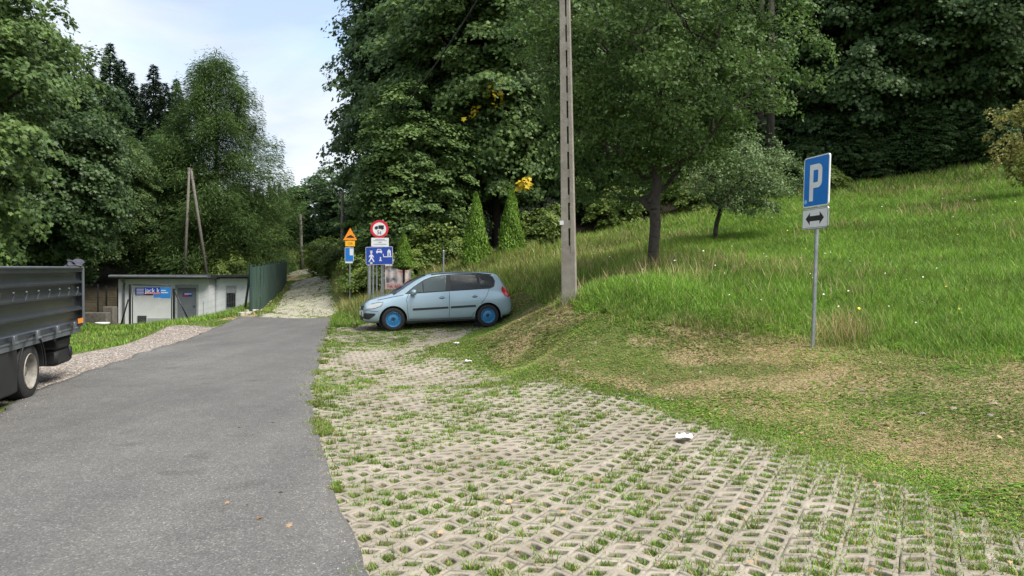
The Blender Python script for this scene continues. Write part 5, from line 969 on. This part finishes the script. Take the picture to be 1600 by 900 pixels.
def onbody(outline, side, m, name, off=.004, parent=None, sub=5, axis='y', thick=0):
    """a panel following the bodywork: outline in (x,z) seen from the side (axis y) or (y,z) seen along x"""
    bm = bmesh.new(); f = bm.faces.new([bm.verts.new((a, 0, c)) for a, c in outline]); bmesh.ops.triangulate(bm, faces=bm.faces)
    for _ in range(sub):
        es = [e for e in bm.edges if e.calc_length() > .07]
        if not es: break
        bmesh.ops.subdivide_edges(bm, edges=es, cuts=1); bmesh.ops.triangulate(bm, faces=bm.faces)
    for v in bm.verts:
        a, c = v.co.x, v.co.z
        if axis == 'y': o_, d = Vector((a, side*2, c)), Vector((0, -side, 0))
        else: o_, d = Vector((side*3+2.1, a, c)), Vector((-side, 0, 0))
        h_ = bvh.ray_cast(o_, d)
        if h_[0] is None: h_ = bvh.find_nearest(Vector((a, side*.8, c)) if axis == 'y' else Vector((2.1+side*2.1, a, c)))
        nn = h_[1]; nn = nn if nn.dot(d) < 0 else -nn; v.co = h_[0]+nn*off
    bmesh.ops.recalc_face_normals(bm, faces=bm.faces); me = bpy.data.meshes.new(name); bm.to_mesh(me); bm.free(); me.polygons.foreach_set('use_smooth', [True]*len(me.polygons))
    return put(name, me, m, parent or car)
def dens(pts, closed=True, st=.06):
    o = []; P_ = pts+pts[:1] if closed else pts
    for (a, b_), (c, d) in zip(P_, P_[1:]):
        k = max(1, int(math.hypot(c-a, d-b_)/st)); o += [(a+(c-a)*i/k, b_+(d-b_)*i/k) for i in range(k)]
    return o if closed else o+[pts[-1]]
def line(pts, w_, side, m, name, off=.005, parent=None):
    p = dens(pts, False, .05); up = []; dn = []
    for i, (a, b_) in enumerate(p):
        q0 = p[max(0, i-1)]; q1 = p[min(len(p)-1, i+1)]; L = math.hypot(q1[0]-q0[0], q1[1]-q0[1]) or 1; nx__, nz__ = -(q1[1]-q0[1])/L*w_/2, (q1[0]-q0[0])/L*w_/2; up.append((a+nx__, b_+nz__)); dn.append((a-nx__, b_-nz__))
    vs = []; mb = MB()
    for a, c in up+dn:
        h_ = bvh.ray_cast(Vector((a, side*2, c)), Vector((0, -side, 0)))
        co = h_[0]+(h_[1] if h_[1].y*side > 0 else -h_[1])*off if h_[0] else Vector((a, side*.9, c)); vs.append(co)
    k = len(p); mb.poly(vs, [(i, i+1, k+i+1, k+i) for i in range(k-1)]); return mb.build(name, m, parent or car)
for s in (1, -1):
    frame = dens([(1.16, 1.005), (1.42, 1.20), (1.72, 1.385), (1.95, 1.47), (2.3, 1.515), (2.8, 1.53), (3.3, 1.515), (3.62, 1.48), (3.74, 1.42), (3.78, 1.30), (3.73, 1.14), (3.6, 1.085), (3.0, 1.065), (2.2, 1.04), (1.6, 1.015)])
    onbody(frame, s, M['trim'], 'window_trim', .0035)
    onbody(dens([(1.25, 1.03), (1.66, 1.05), (1.66, 1.32), (1.45, 1.195)]), s, M['glass'], 'quarter_window', .0075)
    onbody(dens([(1.70, 1.05), (2.30, 1.065), (2.37, 1.49), (2.1, 1.475), (1.92, 1.44), (1.70, 1.345)]), s, M['glass'], 'front_window', .0075)
    onbody(dens([(2.46, 1.07), (3.20, 1.09), (3.26, 1.15), (3.25, 1.488), (2.8, 1.50), (2.49, 1.495)]), s, M['glass_dark'], 'rear_window', .0075)
    onbody(dens([(3.31, 1.13), (3.60, 1.12), (3.69, 1.17), (3.735, 1.30), (3.70, 1.40), (3.60, 1.45), (3.30, 1.485)]), s, M['glass_dark'], 'rear_quarter_window', .0075)
    M.setdefault('seam', mat('panel_gap', (.02, .025, .03), .6))
    for pts in ([(1.27, 1.0), (1.20, .86), (1.22, .50), (1.24, .31), (1.9, .29), (2.38, .29), (2.39, .62), (2.41, 1.05)], [(2.38, .29), (3.02, .29), (3.10, .42), (3.26, .62), (3.42, .80), (3.50, .92), (3.56, 1.07)], [(.42, .86), (.8, .93), (1.14, .985)], [(.08, .60), (.30, .56), (.42, .55)]):
        line(pts, .010, s, M['seam'], 'panel_seam')
    line([(1.36, .575), (2.36, .592)], .055, s, M['trim'], 'side_moulding', .012); line([(2.43, .594), (3.15, .612)], .055, s, M['trim'], 'side_moulding', .012)
    for x in WX:    # flared arch lip
        line([(x+math.cos(a)*.40, WR-.01+math.sin(a)*.40) for a in np.linspace(-.15, PI+.15, 24)], .030, s, M['paint'], 'arch_lip', .010)
    for x in (2.19, 3.13):
        h_ = bvh.ray_cast(Vector((x, s*2, .885)), Vector((0, -s, 0)))[0]; mb = MB(); mb.box((x, h_.y+s*.022, .885), (.17, .022, .030), bev=.009); mb.box((x-.07, h_.y+s*.010, .885), (.02, .03, .024)); mb.box((x+.07, h_.y+s*.010, .885), (.02, .03, .024)); mb.build('door_handle', M['paint'], car, auto=40)
        onbody([(x+.075*math.cos(q_), .877+.036*math.sin(q_)) for q_ in np.linspace(0, 2*PI, 17)[:-1]], s, M['seam'], 'handle_recess', .004, sub=1)
    # mirror
    bmm = bmesh.new(); bmesh.ops.create_uvsphere(bmm, u_segments=20, v_segments=12, radius=.5); bmesh.ops.scale(bmm, vec=(.17, .25, .17), verts=bmm.verts); bmesh.ops.translate(bmm, vec=(1.40, s*1.0, 1.045), verts=bmm.verts)
    for v in bmm.verts: v.co.x = min(v.co.x, 1.445)
    me = bpy.data.meshes.new('mirror'); bmm.to_mesh(me); bmm.free(); me.polygons.foreach_set('use_smooth', [True]*len(me.polygons)); mr = put('mirror', me, M['paint'], car)
    mb = MB(); mb.box((1.37, s*.90, 1.0), (.10, .16, .035), bev=.01); mb.build('mirror_stalk', M['trim'], mr)
    mb = MB(); mb.poly([(1.447, s*.90, .985), (1.447, s*1.1, .985), (1.447, s*1.1, 1.10), (1.447, s*.90, 1.10)], [(0, 1, 2, 3)]); mb.build('mirror_glass', M['chrome'], mr)
    # lamps
    hl = onbody(dens([(.115, .63), (.32, .64), (.50, .70), (.56, .795), (.42, .79), (.24, .755), (.13, .70)], st=.04), s, M['lens'], 'headlight', .006); line([(.115, .628), (.32, .638), (.50, .698), (.565, .80), (.42, .795), (.24, .76)], .012, s, M['seam'], 'lamp_seal', .008, hl)
    tl = onbody(dens([(3.97, 1.16), (4.02, 1.10), (4.10, 1.02), (4.17, .93), (4.205, .84), (4.12, .83), (4.02, .86), (3.96, .94), (3.93, 1.06)], st=.04), s, M['redlens'], 'tail_light', .007)
    onbody(dens([(.02, .36), (.17, .34), (.34, .46), (.33, .50), (.05, .52)], st=.05), s, M['trim'], 'bumper_trim', .007)
    onbody(dens([(4.02, .42), (4.235, .50), (4.24, .60), (4.10, .60)], st=.05), s, M['paint'], 'rear_bumper_corner', .003)
# front and rear
onbody(dens([(-.60, .60), (-.08, .58), (-.08, .69), (-.56, .72)], st=.05), -1, M['trim'], 'upper_grille', .006, axis='x'); onbody(dens([(.08, .58), (.60, .60), (.56, .72), (.08, .69)], st=.05), -1, M['trim'], 'upper_grille', .006, axis='x')
onbody(dens([(-.55, .30), (.55, .30), (.58, .42), (-.58, .42)], st=.05), -1, M['trim'], 'lower_grille', .006, axis='x')
mb = MB(); mb.box((-.015, 0, .50), (.02, .52, .11), bev=.006); mb.build('number_plate', M['white'], car); mb = MB(); mb.box((4.275, 0, .80), (.02, .52, .11), bev=.006); mb.build('number_plate', M['white'], car)
mb = MB(); mb.lathe([(0, -.012), (.05, -.012), (.06, 0), (0, 0)], n=4); bd = mb.build('badge', M['chrome'], car); bd.rotation_euler = (0, 0, R(-90)); bd.location = (-.0, 0, .64)
# bonnet centre, windscreen, rear screen lie on the body surface seen from above/behind
def ontop(outline, m, name, off=.005):
    bm = bmesh.new(); bm.faces.new([bm.verts.new((a, c, 0)) for a, c in dens(outline)]); bmesh.ops.triangulate(bm, faces=bm.faces)
    for _ in range(4):
        es = [e for e in bm.edges if e.calc_length() > .10]
        if not es: break
        bmesh.ops.subdivide_edges(bm, edges=es, cuts=1); bmesh.ops.triangulate(bm, faces=bm.faces)
    for v in bm.verts:
        h_ = bvh.ray_cast(Vector((v.co.x, v.co.y, 4)), Vector((0, 0, -1)))
        if h_[0] is None: h_ = bvh.find_nearest(Vector((v.co.x, v.co.y, 1)))
        v.co = h_[0]+h_[1]*off
    bmesh.ops.recalc_face_normals(bm, faces=bm.faces); me = bpy.data.meshes.new(name); bm.to_mesh(me); bm.free(); me.polygons.foreach_set('use_smooth', [True]*len(me.polygons)); return put(name, me, m, car)
ontop([(.98, -.70), (.92, -.4), (.91, 0), (.92, .4), (.98, .70), (1.40, .635), (1.80, .575), (1.84, 0), (1.80, -.575), (1.40, -.635)], M['glass_dark'], 'windscreen')
ontop([(.86, -.72), (.80, 0), (.86, .72), (.97, .70), (.90, 0), (.97, -.70)], M['trim'], 'cowl', .003)
ontop([(3.90, -.52), (3.90, .52), (4.07, .56), (4.07, -.56)], M['glass_dark'], 'rear_screen')
for y_ in (-.25, .3):
    mb = MB(); mb.cyl((.95, y_, 1.095), (1.16, y_-.42, 1.235), .008); mb.build('wiper', M['trim'], car)
for s in (-1, 1):
    pp = [Vector((x, s*.60, 0)) for x in np.linspace(1.95, 3.7, 14)]; pts = [bvh.ray_cast(Vector((p.x, p.y, 4)), Vector((0, 0, -1)))[0]+Vector((0, 0, .012)) for p in pp]; mb = MB(); mb.tube(pts, .012, 6); mb.build('roof_rail', M['trim'], car)
# wheels
for x in WX:
    for s in (-1, 1):
        wh = MB(); wh.lathe([(.205, -.09), (.225, -.10), (.29, -.098), (.31, -.085), (.318, -.05), (.318, .05), (.31, .085), (.29, .098), (.225, .10), (.205, .09)], n=44); wh = wh.build('wheel', M['tyre'], car, auto=35); wh.location = (x, s*.80, WR)
        rb = MB(); rb.lathe([(.215, .09*s), (.205, .098*s), (.195, .085*s), (.185, .055*s), (.150, .050*s), (.105, .066*s), (.060, .070*s), (.045, .055*s), (0, .055*s)], n=44); r_ = rb.build('rim', M['rimblue'], wh, auto=50)
        hb = MB(); hb.lathe([(0, .074*s), (.030, .074*s), (.034, .06*s)], n=20); hb.build('hub', M['trim'], wh)
        mb = MB()
        for k in range(14): a = 2*PI*k/14; mb.cyl((math.cos(a)*.158, s*.048, math.sin(a)*.158), (math.cos(a)*.158, s*.0565, math.sin(a)*.158), .014, n=8)
        for k in range(5): a = 2*PI*k/5; mb.cyl((math.cos(a)*.052, s*.06, math.sin(a)*.052), (math.cos(a)*.052, s*.082, math.sin(a)*.052), .009, n=6)
        mb.build('rim_hole', M['seam'], r_)
# set the wheels on the ground: car +x (tail) points right
yaw = math.atan2(.72, 2.6); c0 = Vector((-3.28, 20.35, .41)); tailz = h1(-.62, 20.98); fz = h1(-3.28, 20.35)
pitch = -math.atan2(tailz-fz, 2.685); rot = Matrix.Rotation(yaw, 4, 'Z') @ Matrix.Rotation(pitch, 4, 'Y')
near = Vector((WX[0], -.80, 0)); car.matrix_world = Matrix.Translation(Vector((-3.28, 20.35, fz+.008))) @ rot @ Matrix.Translation(-near)

# ---------------------------------------------------------------- tipper truck
M['steel'] = mat('dark_grey_dropside', (.030, .036, .045), .32, .35, coat=.25, col2=(.042, .048, .056), vscale=2.2); M['truckblk'] = mat('truck_black', (.018, .018, .019), .6, var=.3); M['railgrey'] = mat('rail_grey', (.16, .18, .20), .45, .4, var=.3)
M['rimcream'] = mat('cream_rim', (.27, .25, .215), .6, var=.5, vscale=12); M['amber'] = mat('amber_reflector', (.75, .25, .02), .25)
tr = empty('tipper_truck', (0, 0, 0)); tag(tr, 'dark grey tipper truck parked on the gravel at the left edge', 'truck')
Lb, Wb, Hb = 4.6, 2.15, .885
for yy, s in ((0, 1), (-Wb, -1)):      # ribbed side boards, profile swept along x
    prof = [(0, .0), (.0, .07), (-.03, .10), (-.03, .22), (.028, .25), (.028, .275), (-.03, .31), (-.03, .44), (.028, .47), (.028, .495), (-.03, .53), (-.03, .63), (.028, .66), (.028, .685), (-.02, .71), (-.02, .82), (.03, .835), (.03, .885), (-.045, .885), (-.055, 0)]
    mb = MB(); k = len(prof); vs = [(x, yy+s*a, c) for x in (0, Lb) for a, c in prof]; mb.poly(vs, [(i, (i+1) % k, k+(i+1) % k, k+i) for i in range(k)]+[tuple(range(k)), tuple(range(2*k-1, k-1, -1))]); sb = mb.build('side_board', M['steel'], tr)
    for x in [.35+.42*i for i in range(10)]:
        mb = MB(); mb.tube([(x, yy+s*.03, .49), (x, yy+s*.05, .56), (x+.03, yy+s*.062, .60), (x+.055, yy+s*.055, .59)], .009, 6); mb.build('tie_hook', M['railgrey'], sb)
    mb = MB(); mb.box((Lb/2, yy+s*.004, .90), (Lb+.02, .09, .03), bev=.008); mb.box((.02, yy+s*.035, .44), (.05, .03, .90), bev=.006); mb.build('top_rail', M['railgrey'], sb)
    for x in [.5+.78*i for i in range(6)]: mb = MB(); mb.box((x, yy+s*.045, .03), (.10, .03, .11), bev=.006); mb.cyl((x-.06, yy+s*.06, -.01), (x+.06, yy+s*.06, -.01), .016, n=8); mb.build('hinge', M['railgrey'], sb, auto=40)
    if s == 1: mb = MB(); mb.plate([(.07, .045), (.30, .045), (.30, .12), (.07, .12)], 0, .012); rfl = mb.build('reflector', M['amber'], sb); rfl.location = (0, yy+.034, 0); 
mb = MB(); mb.box((-.02, -Wb/2, .44), (.045, Wb+.04, .86), bev=.008); [mb.box((-.05, -Wb/2, z), (.03, Wb, .05), bev=.006) for z in (.12, .44, .76)]; mb.build('tailgate', M['steel'], tr)
mb = MB(); mb.box((Lb-.02, -Wb/2, .55), (.05, Wb+.02, 1.1), bev=.008); mb.build('headboard', M['steel'], tr)
mb = MB(); mb.box((Lb/2, -Wb/2, .0), (Lb, Wb, .05)); mb.box((Lb/2, -.06, -.05), (Lb, .10, .10)); mb.box((Lb/2, -Wb+.06, -.05), (Lb, .10, .10)); mb.build('bed_floor', M['railgrey'], tr)
mb = MB(); [mb.box((Lb/2+.1, -Wb/2+s*.40, -.22), (Lb+.6, .08, .22), bev=.01) for s in (-1, 1)]; [mb.box((x, -Wb/2, -.12), (.10, Wb-.2, .10)) for x in np.arange(.2, Lb, .7)]; mb.build('chassis_frame', M['truckblk'], tr)
mb = MB(); mb.box((.22, -Wb/2, -.38), (.10, 2.0, .16), bev=.02); mb.box((.55, -.33, -.22), (.6, .5, .16), bev=.03); mb.box((.45, -.25, -.42), (.72, .30, .24), bev=.04); [mb.box((.3, -Wb/2+s*.4, -.28), (.08, .06, .3)) for s in (-1, 1)]; mb.cyl((.40, -.22, -.06), (.40, -.22, -.22), .05, n=10); mb.build('underrun_bumper', M['truckblk'], tr, auto=40)
wc = 2.10; wr = .365; wz = -.93+wr+.13
for s in (0, 1):
    mb = MB(); yy = -.02 if s == 0 else -Wb+.02; d = -1 if s == 0 else 1; k = 16; vs = []
    for j in range(k+1):
        a = PI*j/k
        for y_ in (yy, yy+d*.50): vs.append((wc+math.cos(a)*.46, y_, wz+.0+math.sin(a)*.46))
    vs2 = [(wc+(q_[0]-wc)*1.04, q_[1], wz+(q_[2]-wz)*1.04) for q_ in vs]; n2 = len(vs); mb.poly(vs+vs2, [(2*j, 2*j+1, 2*j+3, 2*j+2) for j in range(k)]+[(n2+2*j, n2+2*j+2, n2+2*j+3, n2+2*j+1) for j in range(k)]+[(2*j, 2*j+2, n2+2*j+2, n2+2*j) for j in range(k)])
    mb.box((wc+.46+.30, yy+d*.25, wz+.10), (.62, .50, .62), bev=.03)
    mb.build('mudguard', M['truckblk'], tr, auto=40)
mb = MB(); mb.tube([(wc+math.cos(a)*.475, .0, wz+math.sin(a)*.475) for a in np.linspace(.1, PI, 20)], .009, 6); mb.build('mudguard_edge', M['truckblk'], tr)
def twheel(x, y_, s, name='wheel'):
    w_ = MB(); w_.lathe([(.225, -.10), (.24, -.112), (.33, -.108), (.355, -.09), (.365, -.06), (.365, .06), (.355, .09), (.33, .108), (.24, .112), (.225, .10)], n=44); w_ = w_.build(name, M['tyre'], tr, auto=35); w_.location = (x, y_, wz)
    rb = MB(); rb.lathe([(.232, .108*s), (.226, .118*s), (.215, .11*s), (.20, .06*s), (.185, .0), (.15, -.03*s), (.10, -.035*s), (.085, .02*s), (.06, .05*s), (0, .055*s)], n=40); rr = rb.build('rim', M['rimcream'], w_, auto=50)
    mb = MB(); [mb.cyl((math.cos(a)*.125, -.04*s, math.sin(a)*.125), (math.cos(a)*.125, -.005*s, math.sin(a)*.125), .013, n=6) for a in np.arange(6)*PI/3]; mb.build('wheel_nut', M['railgrey'], rr)
twheel(wc, -.14, 1); twheel(wc, -.40, 1); twheel(wc, -Wb+.14, -1); twheel(wc, -Wb+.40, -1); twheel(5.15, -.16, 1); twheel(5.15, -Wb+.16, -1)
mb = MB(); mb.cyl((wc, -Wb+.1, wz), (wc, -.1, wz), .07); mb.cyl((5.15, -Wb+.1, wz), (5.15, -.1, wz), .06); mb.lathe([(0, -.16), (.16, -.1), (.18, 0), (.16, .1), (0, .16)], (wc, -Wb/2, wz), 16); mb.build('axle', M['truckblk'], tr)
# tarpaulin scrap at the top corner
bmm = bmesh.new(); bmesh.ops.create_icosphere(bmm, subdivisions=3, radius=.11)
for v in bmm.verts: v.co = Vector((v.co.x*1.7, v.co.y*.9, v.co.z*.6))*(1+.5*math.sin(v.co.x*37)*math.sin(v.co.z*41+v.co.y*30))
me = bpy.data.meshes.new('tarpaulin'); bmm.to_mesh(me); bmm.free(); o = put('tarpaulin', me, mat('tarpaulin', (.035, .035, .05), .7), tr); o.location = (.12, -.05, .95)
# cab (outside the picture to the left)
cabp = mat('cab_white', (.6, .6, .6), .3, coat=.6); pf = [(4.75, -.35), (4.75, 1.35), (4.95, 1.45), (5.7, 1.42), (6.15, .62), (6.35, .45), (6.40, -.38), (5.60, -.38), (5.52, -.1), (5.35, .04), (4.95, .04), (4.80, -.1)]
mb = MB(); k = len(pf); vs = [(a, y_, c) for y_ in (-.06, -Wb+.06) for a, c in pf]; mb.poly(vs, [(i, (i+1) % k, k+(i+1) % k, k+i) for i in range(k)]+[tuple(range(k)), tuple(range(2*k-1, k-1, -1))]); cb = mb.build('cab', cabp, tr)
mb = MB(); [mb.poly([(5.0, y_, .62), (5.95, y_, .62), (5.62, y_, 1.28), (5.0, y_, 1.28)], [(0, 1, 2, 3)]) for y_ in (-.055, -Wb+.055)]; mb.build('side_window', M['glass_dark'], cb)
mb = MB(); mb.poly([(6.13, -.18, .70), (6.13, -Wb+.18, .70), (5.76, -Wb+.22, 1.36), (5.76, -.22, 1.36)], [(0, 1, 2, 3)]); ws_ = mb.build('windscreen', M['glass_dark'], cb); ws_.location = (.012, 0, .006)
# place: rear corner of the visible side at (-6.73, 11.5), heading towards (-5.9, 8.5)
zfl = 1.02; head = math.atan2(8.5-11.5, -5.9+6.73); tr.matrix_world = Matrix.Translation((-6.73, 11.5, zfl)) @ Matrix.Rotation(head, 4, 'Z') @ Matrix.Rotation(R(1.5), 4, 'Y')
tr_ground = h1(-6.17, 9.47)
